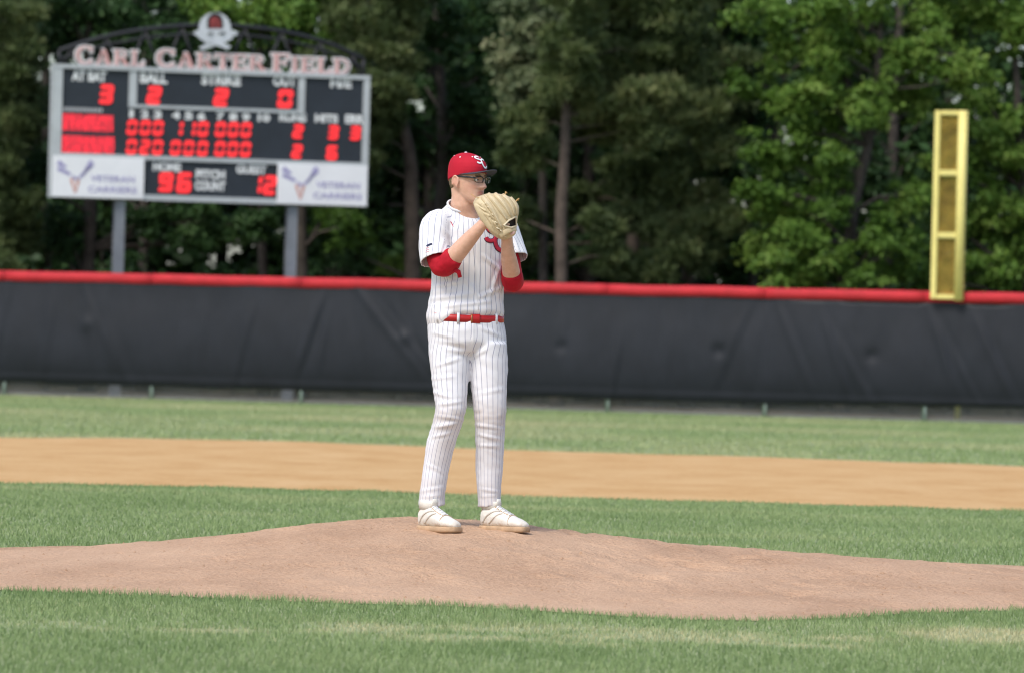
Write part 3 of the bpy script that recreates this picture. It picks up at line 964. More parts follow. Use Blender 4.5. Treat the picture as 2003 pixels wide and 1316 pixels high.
# emblem above the name: domed white plaque, dark red centre, crossed bars
def plate(name, pts, mat, out, depth, parent=board):
    q = [SP(*p) for p in pts]; n = len(q); m_ = MB()
    m_.add([SX(a_, b_, out) for a_, b_ in q] + [SX(a_, b_, out - depth) for a_, b_ in q], [tuple(range(n)), tuple(range(n, 2 * n))[::-1]] + [(k, k + n, (k + 1) % n + n, (k + 1) % n) for k in range(n)])
    return m_.build(name, mat, parent)
dome = [(420 + 31 * math.cos(math.radians(a_)), 56 - 31 * math.sin(math.radians(a_))) for a_ in range(-25, 206, 11)]
M_shield = simple('white_emblem', (0.50, 0.53, 0.57), 0.5, var=0.08, scale=5)
M_dkred = simple('dark_red_emblem', (0.22, 0.035, 0.035), 0.5, var=0.5, scale=9)
em = plate('emblem_plate', dome, M_shield, 0.03, 0.05)
plate('emblem_rim', [(420 + 15.5 * math.cos(math.radians(a_)), 44 - 18 * math.sin(math.radians(a_)) if a_ < 180 else 55) for a_ in range(0, 181, 12)] + [(405, 57), (436, 57)], M_truss, 0.034, 0.003, em)
plate('emblem_centre', [(420 + 11 * math.cos(math.radians(a_)), 46 - 13 * math.sin(math.radians(a_))) for a_ in range(0, 181, 12)] + [(410, 56), (431, 56)], M_dkred, 0.038, 0.003, em)
plate('emblem_wing', [(376, 66), (384, 60), (402, 59), (420, 57), (440, 59), (456, 60), (465, 64), (462, 70), (446, 74), (440, 82), (436, 88), (402, 88), (396, 80), (386, 72)], M_shield, 0.045, 0.012)
plate('emblem_bar', [(388, 94), (404, 86), (438, 77), (450, 71), (455, 76), (440, 84), (410, 94), (394, 99)], M_shield, 0.058, 0.010)
plate('emblem_bar', [(451, 92), (436, 85), (402, 76), (390, 70), (386, 75), (400, 83), (428, 92), (444, 98)], M_shield, 0.070, 0.010)
plate('emblem_slot', [(404, 66), (416, 64), (414, 68), (406, 69)], M_truss, 0.0715, 0.003)
plate('emblem_slot', [(426, 65), (440, 63), (438, 67), (428, 69)], M_truss, 0.0725, 0.003)
m_ = MB(); q = SP(420, 95); m_.tube([SX(q[0], SHT - 0.05, -0.05), SX(q[0], SP(420, 60)[1], -0.05)], 0.03, 8); m_.tube([SX(q[0], SP(420, 70)[1], -0.06), SX(q[0], SP(420, 70)[1], 0.03)], 0.02, 6)
link('emblem_stay', m_.mesh('emblem_stay'), M_truss, board)

# ================================================================ TREES
M_bark = simple('pine_bark', (0.080, 0.061, 0.048), 0.9, var=0.45, scale=5, bmp=0.8, bscale=14)
M_bark_dk = simple('dark_bark', (0.060, 0.050, 0.042), 0.9, var=0.4, scale=5, bmp=0.8, bscale=14)
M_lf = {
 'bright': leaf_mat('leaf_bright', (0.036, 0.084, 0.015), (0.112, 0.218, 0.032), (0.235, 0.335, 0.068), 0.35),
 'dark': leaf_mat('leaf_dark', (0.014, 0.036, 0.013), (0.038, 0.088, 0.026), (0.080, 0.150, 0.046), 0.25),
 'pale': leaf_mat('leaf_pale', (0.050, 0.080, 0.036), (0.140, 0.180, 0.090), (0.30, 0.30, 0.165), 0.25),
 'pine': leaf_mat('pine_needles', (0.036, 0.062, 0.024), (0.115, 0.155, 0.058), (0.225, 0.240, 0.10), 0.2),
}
def unit(v): return v / np.maximum(np.linalg.norm(v, axis=1, keepdims=True), 1e-6)
def spray(rg, c, r, flat, n, size, tint0, elong=0.62):
    """leaves through a flattened cloud around c"""
    d = unit(rg.normal(size=(n, 3)))
    rad = np.minimum(np.abs(rg.normal(0, 0.62, n)), 1.7)
    p = np.array(c) + d * rad[:, None] * np.array([r, r, r * flat])
    p[:, 2] -= 0.25 * r * (np.hypot(d[:, 0], d[:, 1]) * np.minimum(rad, 1.2)) ** 2        # tips droop
    nm = unit(d * 0.55 + rg.normal(size=(n, 3)) * 0.6 + np.array([0, -0.1, 0.5]))
    t = unit(np.cross(nm, rg.normal(size=(n, 3))))
    b = np.cross(nm, t)
    L = size * rg.uniform(0.7, 1.3, n)[:, None]; Wd = L * elong
    V = np.stack([p - t * L / 2, p + b * Wd / 2 - t * L * 0.05, p + t * L / 2, p - b * Wd / 2 - t * L * 0.05], 1)
    tint = np.clip(tint0 + rg.normal(0, 0.13, n), 0, 1)
    return V, tint
def needles(rg, c, r, flat, n, size, tint0):
    """tufts of needles"""
    nt_ = max(4, n // 9)
    d = unit(rg.normal(size=(nt_, 3)))
    p = np.array(c) + d * (rg.random(nt_) ** 0.5)[:, None] * np.array([r, r, r * flat])
    ax = unit(d * 0.8 + rg.normal(size=(nt_, 3)) * 0.3 + np.array([0, 0, 0.6]))
    P_ = np.repeat(p, 9, 0); A_ = np.repeat(ax, 9, 0)
    m = len(P_)
    dr = unit(A_ * 0.75 + rg.normal(size=(m, 3)) * 0.6)
    L = size * rg.uniform(0.7, 1.25, m)[:, None]
    sd = unit(np.cross(dr, rg.normal(size=(m, 3)))) * (0.017 * rg.uniform(.7, 1.3, m))[:, None]
    V = np.stack([P_ - sd * 1.35, P_ + dr * L, P_ + sd * 1.35], 1)
    tint = np.clip(np.repeat(tint0 + rg.normal(0, 0.12, nt_), 9) + rg.normal(0, 0.07, m), 0, 1)
    return V, tint

def make_tree(label, trunk, r0, masses, kind, seed, group=None, subs=7, leaves=210, size=0.105, flat=0.5, bark=None, subr=0.54, limbs=True, name='tree', cat='tree'):
    """trunk: list of world points; masses: list of (world centre, radius, tint)"""
    rg = np.random.default_rng(seed); rr = random.Random(seed)
    base = Vector(trunk[0])
    t = empty(name, (base.x, base.y, 0.0))
    tag(t, label, cat, group)
    path = smooth_path(trunk, 5)
    n = len(path)
    path = [p + Vector((0.05 * noise.noise(Vector((p.z * .7, seed, 0))), 0.05 * noise.noise(Vector((p.z * .7, seed, 9))), 0)) for p in path]
    m_ = MB()
    rads = [r0 * (1.25 if i == 0 else 1.0) * (1 - 0.75 * (i / (n - 1))) for i in range(n)]
    m_.tube(path, rads, 10)
    Vs, Ts = [], []
    fn = needles if kind == 'pine' else spray
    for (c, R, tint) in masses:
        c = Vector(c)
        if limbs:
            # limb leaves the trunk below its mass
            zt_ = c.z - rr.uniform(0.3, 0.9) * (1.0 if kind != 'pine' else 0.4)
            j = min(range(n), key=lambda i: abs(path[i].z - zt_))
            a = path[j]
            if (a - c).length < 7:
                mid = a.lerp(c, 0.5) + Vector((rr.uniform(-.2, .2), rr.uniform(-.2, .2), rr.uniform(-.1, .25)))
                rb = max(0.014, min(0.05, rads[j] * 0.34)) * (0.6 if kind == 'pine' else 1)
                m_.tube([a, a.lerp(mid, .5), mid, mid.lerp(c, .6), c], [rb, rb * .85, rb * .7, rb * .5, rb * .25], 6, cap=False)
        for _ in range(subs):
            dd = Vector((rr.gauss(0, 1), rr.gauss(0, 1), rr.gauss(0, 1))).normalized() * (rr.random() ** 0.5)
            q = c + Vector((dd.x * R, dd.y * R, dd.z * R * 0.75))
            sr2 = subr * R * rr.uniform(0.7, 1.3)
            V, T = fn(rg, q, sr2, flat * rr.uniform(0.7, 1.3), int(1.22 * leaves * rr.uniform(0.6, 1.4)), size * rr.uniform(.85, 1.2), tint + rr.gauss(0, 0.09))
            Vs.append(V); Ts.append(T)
            if limbs and rr.random() < 0.6:
                m_.tube([c, c.lerp(q, .5) + Vector((0, 0, .04)), q], [.016, .011, .006], 4, cap=False)
    m_.build('trunk', bark or (M_bark if kind == 'pine' else M_bark_dk), t, True, fix=False)
    V = np.concatenate(Vs); T = np.concatenate(Ts)
    me = npmesh('crown', V.reshape(-1, 3), np.arange(V.shape[0] * V.shape[1]).reshape(-1, V.shape[1]), {'tint': T})
    link('crown', me, M_lf[kind], t)
    return t

def pm(L, Y, jit=0.5, seed=0):
    """masses from photo pixels: (px, py, radius m, tint)"""
    r = random.Random(seed)
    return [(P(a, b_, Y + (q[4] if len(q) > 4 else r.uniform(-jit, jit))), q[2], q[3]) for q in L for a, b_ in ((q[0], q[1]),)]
def trunk_px(L, Y):
    pts = [P(a, b_, Y) for a, b_ in L]
    pts[0].z = -0.1
    return pts

# pine at the left edge
make_tree('olive green pine filling the gap left of the scoreboard', trunk_px([(-45, 590), (-40, 300), (-35, -60), (-30, -350)], 97), 0.14,
    pm([(10, 110, .62, .55), (25, 190, .6, .5), (-20, 160, .7, .5), (10, 290, .6, .45), (30, 250, .5, .5), (-15, 380, .7, .4), (25, 400, .5, .45), (15, 470, .55, .4), (-30, 500, .6, .35), (0, 40, .7, .5), (-40, -60, .9, .5), (-60, 240, .8, .5), (-90, 420, .8, .4), (-120, 120, .9, .5), (-50, -180, .8, .5)], 97.2, .5, 1), 'pine', 101, subs=9, leaves=520, size=.15)
# broadleaf trees behind the scoreboard
make_tree('dark broadleaf tree behind the left half of the scoreboard', trunk_px([(172, 590), (176, 420), (170, 200), (180, -60), (190, -300)], 99.5), 0.15,
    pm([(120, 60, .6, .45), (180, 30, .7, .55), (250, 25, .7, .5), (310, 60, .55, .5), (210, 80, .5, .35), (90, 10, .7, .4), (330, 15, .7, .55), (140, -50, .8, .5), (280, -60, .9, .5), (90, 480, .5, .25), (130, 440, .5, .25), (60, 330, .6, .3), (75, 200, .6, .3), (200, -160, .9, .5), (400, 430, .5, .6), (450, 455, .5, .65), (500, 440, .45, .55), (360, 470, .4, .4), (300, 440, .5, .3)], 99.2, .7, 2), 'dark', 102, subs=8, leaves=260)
make_tree('green broadleaf tree behind the scoreboard emblem with drooping lower sprays', trunk_px([(592, 595), (588, 420), (575, 200), (560, 0), (550, -250)], 99.0), 0.15,
    pm([(430, 20, .6, .6), (500, 30, .65, .6), (560, 50, .6, .5), (470, 75, .5, .5), (380, 10, .6, .5), (620, 30, .7, .5), (660, 70, .55, .45), (520, -60, .8, .6), (600, -70, .8, .5), (690, 440, .5, .3), (640, 420, .5, .3)], 98.8, .8, 3), 'bright', 103, subs=7, leaves=240)
# pine right of the scoreboard
make_tree('olive pine with layered boughs just right of the scoreboard', trunk_px([(812, 598), (806, 420), (800, 300), (770, 160), (755, 0), (750, -260)], 98.6), 0.17,
    pm([(730, 85, .6, .6), (765, 110, .55, .55), (700, 60, .6, .5), (740, 170, .6, .5), (705, 150, .6, .5), (760, 40, .7, .5), (720, 230, .55, .45), (760, 210, .5, .4), (690, 10, .8, .5), (780, -40, .8, .5), (725, 280, .45, .45), (700, 320, .4, .35), (740, -150, .9, .5), (640, 120, .5, .45)], 98.2, .6, 4), 'pine', 104, subs=9, leaves=520, size=.15)
make_tree('dark slender tree whose bare stem rises behind the cap of the pitcher', trunk_px([(856, 600), (862, 420), (866, 250), (858, 120), (850, -40), (845, -260)], 100.5), 0.15,
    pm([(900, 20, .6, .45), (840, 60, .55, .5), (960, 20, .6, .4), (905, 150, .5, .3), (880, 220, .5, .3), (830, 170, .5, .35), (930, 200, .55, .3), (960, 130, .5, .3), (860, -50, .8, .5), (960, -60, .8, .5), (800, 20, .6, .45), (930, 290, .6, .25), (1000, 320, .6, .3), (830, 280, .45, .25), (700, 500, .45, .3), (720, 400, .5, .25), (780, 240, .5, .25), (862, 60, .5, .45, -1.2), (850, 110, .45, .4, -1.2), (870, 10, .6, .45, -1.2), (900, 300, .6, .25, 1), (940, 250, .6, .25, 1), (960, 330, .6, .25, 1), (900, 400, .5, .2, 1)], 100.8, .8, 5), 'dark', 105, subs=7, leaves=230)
make_tree('low bright shrub glimpsed over the red cap between scoreboard and pitcher', trunk_px([(775, 590), (772, 540), (770, 500)], 101.5), 0.04,
    pm([(765, 515, .28, .8), (785, 530, .22, .75), (750, 535, .2, .7)], 101.5, .1, 6), 'bright', 106, subs=6, leaves=120, size=.09, name='shrub', cat='shrub')
# pale tree in the middle
make_tree('grey green tree with pale leaf tips above the glove', trunk_px([(1062, 600), (1064, 420), (1058, 280), (1070, 120), (1080, -40), (1085, -240)], 97.6), 0.10,
    pm([(1040, 90, .5, .7), (1080, 100, .5, .65), (1010, 120, .45, .7), (1050, 150, .55, .6), (1000, 140, .4, .65), (1090, 150, .5, .6), (1020, 175, .5, .55), (1075, 190, .5, .5), (1110, 120, .45, .55), (1135, 130, .4, .6), (985, 100, .35, .7), (1040, 55, .45, .65), (1090, 55, .45, .5), (1100, 20, .6, .4), (1030, 10, .5, .35), (1130, 50, .5, .4)], 97.4, .5, 7), 'pale', 107, subs=8, leaves=260, size=.10)
# big pine with a bare trunk
make_tree('tall pine with a bare brown trunk right of the glove', trunk_px([(1094, 605), (1099, 460), (1103, 330), (1108, 200), (1115, 60), (1120, -120), (1125, -330)], 95.7), 0.13,
    pm([(1040, 235, .5, .5), (1090, 215, .5, .5), (1150, 205, .55, .6), (1210, 190, .55, .65), (1260, 180, .55, .65), (1300, 200, .5, .6), (1180, 250, .5, .5), (1250, 250, .55, .55), (1320, 240, .5, .6), (1370, 215, .45, .6),
        (1210, 130, .5, .4), (1280, 110, .5, .35), (1100, 170, .5, .5, -1.2), (1120, 130, .5, .45, -1.3), (1110, 70, .55, .4, -1.3), (1125, 10, .6, .4, -1.3), (1040, 300, .45, .4), (1010, 420, .4, .35), (1180, 440, .4, .35), (1190, 500, .4, .35),
        (1150, -40, .8, .4), (1230, -30, .8, .4), (1300, 20, .7, .35)], 96.6, .7, 8), 'pine', 108, subs=8, leaves=470, size=.17, flat=.55)
make_tree('dark shadowy pine behind the bare trunk pine', trunk_px([(1240, 610), (1238, 400), (1236, 200), (1240, 0), (1240, -300)], 101), 0.16,
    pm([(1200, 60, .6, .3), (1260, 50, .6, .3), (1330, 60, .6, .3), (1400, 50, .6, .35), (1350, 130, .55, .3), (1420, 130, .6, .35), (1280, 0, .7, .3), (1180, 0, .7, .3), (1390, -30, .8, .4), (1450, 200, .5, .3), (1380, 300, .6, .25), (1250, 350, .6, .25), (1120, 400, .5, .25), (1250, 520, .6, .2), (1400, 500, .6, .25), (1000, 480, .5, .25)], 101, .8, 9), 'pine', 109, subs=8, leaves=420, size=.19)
make_tree('olive pine with low boughs between the bare trunk and the bright trees', trunk_px([(1345, 612), (1345, 420), (1342, 250), (1345, 60), (1350, -300)], 98.2), 0.13,
    pm([(1250, 430, .5, .5), (1310, 410, .5, .55), (1370, 390, .45, .55), (1300, 460, .5, .5), (1360, 440, .45, .5), (1240, 340, .45, .35), (1320, 330, .5, .35), (1400, 290, .5, .4), (1345, 250, .5, .5), (1345, 180, .5, .4), (1345, 500, .5, .35), (1280, 520, .5, .3), (1345, 100, .6, .3), (1350, 0, .7, .35), (1420, 430, .4, .35)], 97.4, .5, 19), 'pine', 119, subs=8, leaves=430, size=.15, flat=.55)
# bright broadleaf trees on the right
make_tree('bright green broadleaf tree with a forked trunk left of the foul pole', trunk_px([(1650, 620), (1662, 480), (1680, 360), (1700, 270), (1715, 150), (1725, 0), (1730, -260)], 96.0), 0.14,
    pm([(1560, 60, .55, .65), (1600, 70, .55, .7), (1540, 110, .5, .65), (1600, 120, .5, .65), (1650, 110, .5, .6), (1700, 110, .5, .65), (1750, 100, .5, .65), (1580, 175, .5, .65), (1540, 200, .45, .55), (1610, 190, .4, .6),
        (1700, 190, .5, .75), (1740, 180, .45, .75), (1780, 175, .45, .7), (1690, 220, .4, .7), (1790, 210, .4, .7), (1800, 130, .5, .65), (1850, 110, .55, .7), (1890, 150, .5, .65), (1620, 255, .4, .55), (1570, 260, .45, .5), (1530, 310, .45, .5), (1580, 320, .45, .55), (1640, 300, .4, .5),
        (1620, 350, .45, .55), (1500, 420, .5, .6), (1480, 470, .5, .65), (1540, 400, .5, .55), (1560, 460, .55, .55), (1520, 510, .5, .6), (1590, 500, .5, .55), (1610, 430, .45, .5), (1640, 400, .4, .45), (1500, 370, .45, .45), (1560, 545, .45, .5), (1640, 500, .4, .4), (1740, 420, .45, .45), (1770, 380, .45, .5), (1720, 470, .4, .45), (1780, 470, .45, .4), (1750, 530, .45, .4), (1700, 550, .4, .35),
        (1500, 20, .6, .5), (1560, -20, .7, .6), (1640, 0, .6, .55), (1700, -30, .7, .65), (1790, 20, .5, .65), (1660, 40, .4, .6), (1480, 280, .4, .4), (1470, 160, .5, .35)], 95.8, .8, 10), 'bright', 110, subs=8, leaves=200, size=.10, flat=.55)
make_tree('bright green broadleaf tree spreading behind the foul pole at the right', trunk_px([(2020, 640), (2015, 480), (2000, 330), (1990, 200), (1980, 50), (1975, -260)], 97.5), 0.14,
    pm([(1900, 20, .55, .7), (1950, 30, .5, .7), (1860, 60, .5, .65), (1990, 70, .5, .65), (1930, 190, .45, .6), (1890, 230, .5, .6), (1930, 250, .5, .65), (1980, 240, .4, .55), (1910, 310, .5, .55), (1960, 320, .5, .65), (1990, 300, .5, .65), (1930, 380, .5, .6), (1980, 400, .55, .65), (1920, 440, .5, .55), (1970, 470, .5, .6), (1940, 520, .5, .5), (1990, 540, .5, .5), (1910, 560, .4, .4), (2040, 350, .7, .6), (2050, 480, .7, .55), (2060, 200, .7, .6), (1850, 320, .45, .45), (1850, 430, .45, .4), (1810, 540, .45, .4), (2050, 60, .7, .6), (1940, -50, .8, .6), (1830, -40, .7, .6), (2110, 300, .8, .6), (2120, 480, .8, .5), (2130, 120, .8, .6)], 97.3, .7, 11), 'bright', 111, subs=8, leaves=190, size=.105, flat=.55)
make_tree('dark broadleaf tree filling the gap between the pines and the bright trees', trunk_px([(1468, 615), (1470, 420), (1468, 200), (1472, 0), (1475, -260)], 101.5), 0.13,
    pm([(1470, 80, .6, .35), (1500, 60, .6, .4), (1440, 90, .6, .35), (1480, 10, .7, .4), (1470, 180, .6, .35), (1470, 260, .6, .35), (1460, 330, .6, .35), (1460, 390, .6, .35), (1470, 440, .6, .35), (1450, 480, .6, .3), (1520, 330, .6, .35), (1600, 400, .6, .35), (1650, 330, .6, .3), (1720, 330, .6, .3), (1440, 540, .5, .3), (1560, 360, .6, .35), (1820, 460, .6, .3)], 101.5, .5, 29), 'dark', 129, subs=8, leaves=210, size=.13)
# undergrowth along the fence
rgs = random.Random(77)
for i in range(22):
    px = -260 + i * 118 + rgs.uniform(-40, 40)
    Y = rgs.uniform(97.5, 104)
    b0 = P(px, 600, Y); b0.z = 0
    h = rgs.uniform(1.6, 3.0)
    ms = [(b0 + Vector((rgs.uniform(-.6, .6), rgs.uniform(-.4, .4), h * rgs.uniform(.45, 1.0))), rgs.uniform(.4, .6), rgs.uniform(.15, .5)) for _ in range(6)]
    make_tree('dark leafy undergrowth bush in the shade behind the black fence', [b0 - Vector((0, 0, .1)), b0 + Vector((0, 0, h * .5)), b0 + Vector((.05, 0, h))], .03, ms, 'dark', 300 + i, 'undergrowth behind the fence', subs=5, leaves=95, size=.13, name='bush', cat='bush')
# deeper trees
for row, (Y, n, sz, R) in enumerate(((104.5, 17, .19, .85), (110, 16, .30, 1.1), (117, 14, .42, 1.4))):
    for i in range(n):
        px = -420 + (2850 / (n - 1)) * i + rgs.uniform(-50, 50)
        yy = Y + rgs.uniform(-1.5, 1.5)
        b0 = P(px, 600, yy); b0.z = -0.1
        H = rgs.uniform(12, 14.5)
        lean = rgs.uniform(-.5, .5)
        tp = [b0, b0 + Vector((lean * .3, 0, H * .35)), b0 + Vector((lean * .7, 0, H * .7)), b0 + Vector((lean, 0, H))]
        ms = []
        for _ in range(26 if row == 0 else 22):
            z = (rgs.uniform(.7, H * .98) if rgs.random() < .75 else rgs.uniform(.7, 5.5)) if row else rgs.uniform(1.8, H * .98)
            a = rgs.uniform(0, 6.28); q = rgs.random() ** .5 * (1.5 + .3 * row)
            ms.append((Vector((b0.x + lean * z / H + math.cos(a) * q, b0.y + math.sin(a) * q * .7, z)), R * rgs.uniform(.6, 1.0), rgs.uniform(.2, .55)))
        make_tree(('dark tree standing in the second rank of the wood', 'dim tree deeper inside the wood', 'dim tree at the very back of the wood')[row], tp, rgs.uniform(.11, .17), ms, 'dark', 500 + row * 50 + i, ('second rank of trees', 'trees deep in the wood', 'trees at the back of the wood')[row], subs=5, leaves=38, size=sz * 1.2, flat=.6, limbs=(row == 0), subr=.5)

# ================================================================ PITCHER
PY = 26.0
def B(px, py, dy=0.0): return P(px, py, PY + dy)
PXM = FPX / PY                                   # photo pixels per metre at the pitcher
def fr_axes(phi):
    f = Vector((math.sin(phi), -math.cos(phi), 0)); s = Vector((math.cos(phi), math.sin(phi), 0))
    return f, s
def ering(c, A, Bv, n=40, pw=1.0):
    out = []
    for k in range(n):
        a = 2 * math.pi * k / n
        ca, sa = math.cos(a), math.sin(a)
        if pw != 1.0:
            ca = math.copysign(abs(ca) ** pw, ca); sa = math.copysign(abs(sa) ** pw, sa)
        out.append(c + A * ca + Bv * sa)
    return out
def wr_ring(px0, px1, py, dy, kb, phi, n=40, pw=0.9, tilt=0.0):
    """torso-type ring from a silhouette span in photo pixels"""
    f, s = fr_axes(phi)
    hw_ = (px1 - px0) / 2 / PXM
    a = hw_ / math.sqrt(math.cos(phi) ** 2 + (kb * math.sin(phi)) ** 2)
    c = B((px0 + px1) / 2, py, dy)
    A = s * a + Vector((0, 0, tilt * a))
    return ering(c, A, f * (a * kb), n, pw)

person = empty('person', (B(915, 1033).x, PY, mz(B(915, 1033).x, PY)))
tag(person, 'pitcher in white pinstripes and red cap holding a glove to his chin', 'person')

# ---- materials
M_skin, nt, b = mat_new('skin')
f = noise_tex(nt, 40, 4, 0.6)
lip = attr(nt, 'lip'); shade = attr(nt, 'flush')
c0 = ramp(nt, f, [(0.3, (0.60, 0.345, 0.240)), (0.7, (0.70, 0.425, 0.310))])
c1 = mixc(nt, mathn(nt, 'MULTIPLY', shade, 0.5), c0, (0.56, 0.24, 0.18))
nt.links.new(mixc(nt, mathn(nt, 'MULTIPLY', lip, 0.75), c1, (0.40, 0.12, 0.10)), b.inputs['Base Color'])
b.inputs['Roughness'].default_value = 0.5
b.inputs['Subsurface Weight'].default_value = 0.15
b.inputs['Subsurface Radius'].default_value = (0.012, 0.005, 0.003)
b.inputs['Subsurface Scale'].default_value = 0.5
bump(nt, b, noise_tex(nt, 220, 3), 0.08, 0.002)

def cloth_mat(name, base, stripe=None, spacing=0.026, width=0.16, dirt=0.0):
    m, nt, b = mat_new(name)
    f = noise_tex(nt, 9, 5, 0.6)
    c = ramp(nt, f, [(0.3, tuple(x * 0.95 for x in base)), (0.7, base)])
    if dirt:
        dn = noise_tex(nt, 5.0, 6, 0.7)
        a_ = attr(nt, 'dirt')
        c = mixc(nt, mathn(nt, 'MULTIPLY', a_, mathn(nt, 'MULTIPLY', dn, dirt)), c, (0.40, 0.28, 0.19))
    if stripe:
        u = attr(nt, 'stripe')
        fr = mathn(nt, 'FRACT', mathn(nt, 'ADD', mathn(nt, 'DIVIDE', u, spacing), 100.0))
        d = mathn(nt, 'ABSOLUTE', mathn(nt, 'SUBTRACT', fr, 0.5))
        ln = mathn(nt, 'LESS_THAN', d, width / 2)
        c = mixc(nt, ln, c, stripe)
    nt.links.new(c, b.inputs['Base Color'])
    b.inputs['Roughness'].default_value = 0.8
    b.inputs['Specular IOR Level'].default_value = 0.2
    b.inputs['Sheen Weight'].default_value = 0.1
    bump(nt, b, noise_tex(nt, 300, 2), 0.15, 0.001)
    return m
M_jersey = cloth_mat('pinstripe_jersey', (0.80, 0.80, 0.83), (0.36, 0.37, 0.47), width=.13, dirt=0.9)
M_pants = cloth_mat('pinstripe_pants', (0.77, 0.77, 0.80), (0.37, 0.37, 0.46), width=.13, dirt=1.0)
M_redcloth = simple('red_knit', (0.42, 0.009, 0.022), 0.75, var=0.12, scale=14, bmp=0.2, bscale=250, spec=0.2)
M_capred = simple('red_cap_wool', (0.45, 0.012, 0.030), 0.75, var=0.08, scale=12, bmp=0.15, bscale=300, spec=0.2)
M_brim = simple('charcoal_brim', (0.040, 0.042, 0.055), 0.7, var=0.15, scale=12, bmp=0.1, bscale=200)
M_whitethread = simple('white_thread', (0.82, 0.82, 0.84), 0.7, var=0.04)
M_navy = simple('navy_thread', (0.025, 0.030, 0.085), 0.7, var=0.1)
M_redthread = simple('red_thread', (0.50, 0.018, 0.045), 0.65, var=0.1)
M_blackpl = simple('black_plastic', (0.012, 0.012, 0.014), 0.25, var=0.1, spec=0.6)
M_hair = simple('light_brown_hair', (0.16, 0.105, 0.058), 0.6, var=0.4, scale=90, bmp=0.5, bscale=200)
M_belt = simple('red_belt_leather', (0.44, 0.016, 0.018), 0.4, var=0.12, scale=12, bmp=0.1)
M_brass = simple('worn_buckle', (0.42, 0.16, 0.07), 0.4, 0.5, 0.2)
M_shoe, nt, b = mat_new('white_shoe_leather')
c0 = ramp(nt, noise_tex(nt, 14, 5, 0.6), [(0.3, (0.66, 0.63, 0.56)), (0.7, (0.80, 0.78, 0.72))])
dm = mathn(nt, 'MULTIPLY', attr(nt, 'dirt'), ramp(nt, noise_tex(nt, 38, 5, 0.7), [(0.38, (0, 0, 0)), (0.60, (1, 1, 1))]))
nt.links.new(mixc(nt, mathn(nt, 'MULTIPLY', dm, 0.8), c0, (0.46, 0.30, 0.18)), b.inputs['Base Color'])
b.inputs['Roughness'].default_value = 0.6
bump(nt, b, noise_tex(nt, 60, 4), 0.25, 0.004)
M_sole = simple('dirty_sole', (0.46, 0.31, 0.19), 0.8, var=0.25, scale=20, bmp=0.3, bscale=90)
M_glove = simple('blond_leather', (0.56, 0.45, 0.28), 0.5, var=0.13, scale=22, bmp=0.35, bscale=120, spec=0.4)
M_welt = simple('pale_welting', (0.64, 0.55, 0.39), 0.5, var=0.08, scale=30)
M_lace = simple('tan_lace', (0.55, 0.34, 0.13), 0.55, var=0.2, scale=30)
M_hole_shade = simple('painted_hole_shade', (0.030, 0.022, 0.018), 0.8, var=0.3)
M_eye = simple('eye_white', (0.70, 0.68, 0.66), 0.3, var=0.03)
M_iris = simple('iris', (0.035, 0.030, 0.025), 0.2, var=0.2)
M_lens, nt, b = mat_new('spectacle_lens')
b.inputs['Base Color'].default_value = (0.9, 0.93, 0.95, 1); b.inputs['Roughness'].default_value = 0.05
b.inputs['Transmission Weight'].default_value = 1.0; b.inputs['IOR'].default_value = 1.12; b.inputs['Alpha'].default_value = 0.45
nt.links.new(ramp(nt, noise_tex(nt, 5, 2), [(0.3, (0.88, 0.92, 0.94)), (0.7, (0.93, 0.95, 0.96))]), b.inputs['Base Color'])

CH = math.radians(22)       # chest heading
HD = math.radians(51)       # head heading
PV = math.radians(26)       # hips heading
fc, sc_ = fr_axes(CH); fh, sh = fr_axes(HD)

# ---- head frame: origin at chin bottom centre-line under skull centre
HC = B(913, 398, -0.035)
hp = math.radians(-2)
fz = Vector((0, 0, 1))
def HP(f_, s_, z_): return HC + fh * f_ + sh * s_ + fz * z_
HR = [(0.000, .056, .022, .018), (.006, .052, .036, .032), (.018, .042, .050, .043), (.034, .029, .062, .052), (.05, .016, .076, .058), (.07, .006, .087, .0645), (.09, .001, .093, .069), (.11, -.001, .096, .0725), (.13, -.003, .098, .075), (.155, -.004, .099, .0765), (.18, -.006, .096, .074), (.20, -.009, .085, .066), (.216, -.011, .066, .052), (.228, -.012, .042, .034), (.234, -.012, .014, .012)]
hz = [r[0] for r in HR]
def hring(z, grow=0.0):
    c_, l_, w_ = (float(np.interp(z, hz, [r[i] for r in HR])) for i in (1, 2, 3))
    return c_, l_ + grow, w_ + grow
def gs(x, m, s): return math.exp(-((x - m) / s) ** 2)
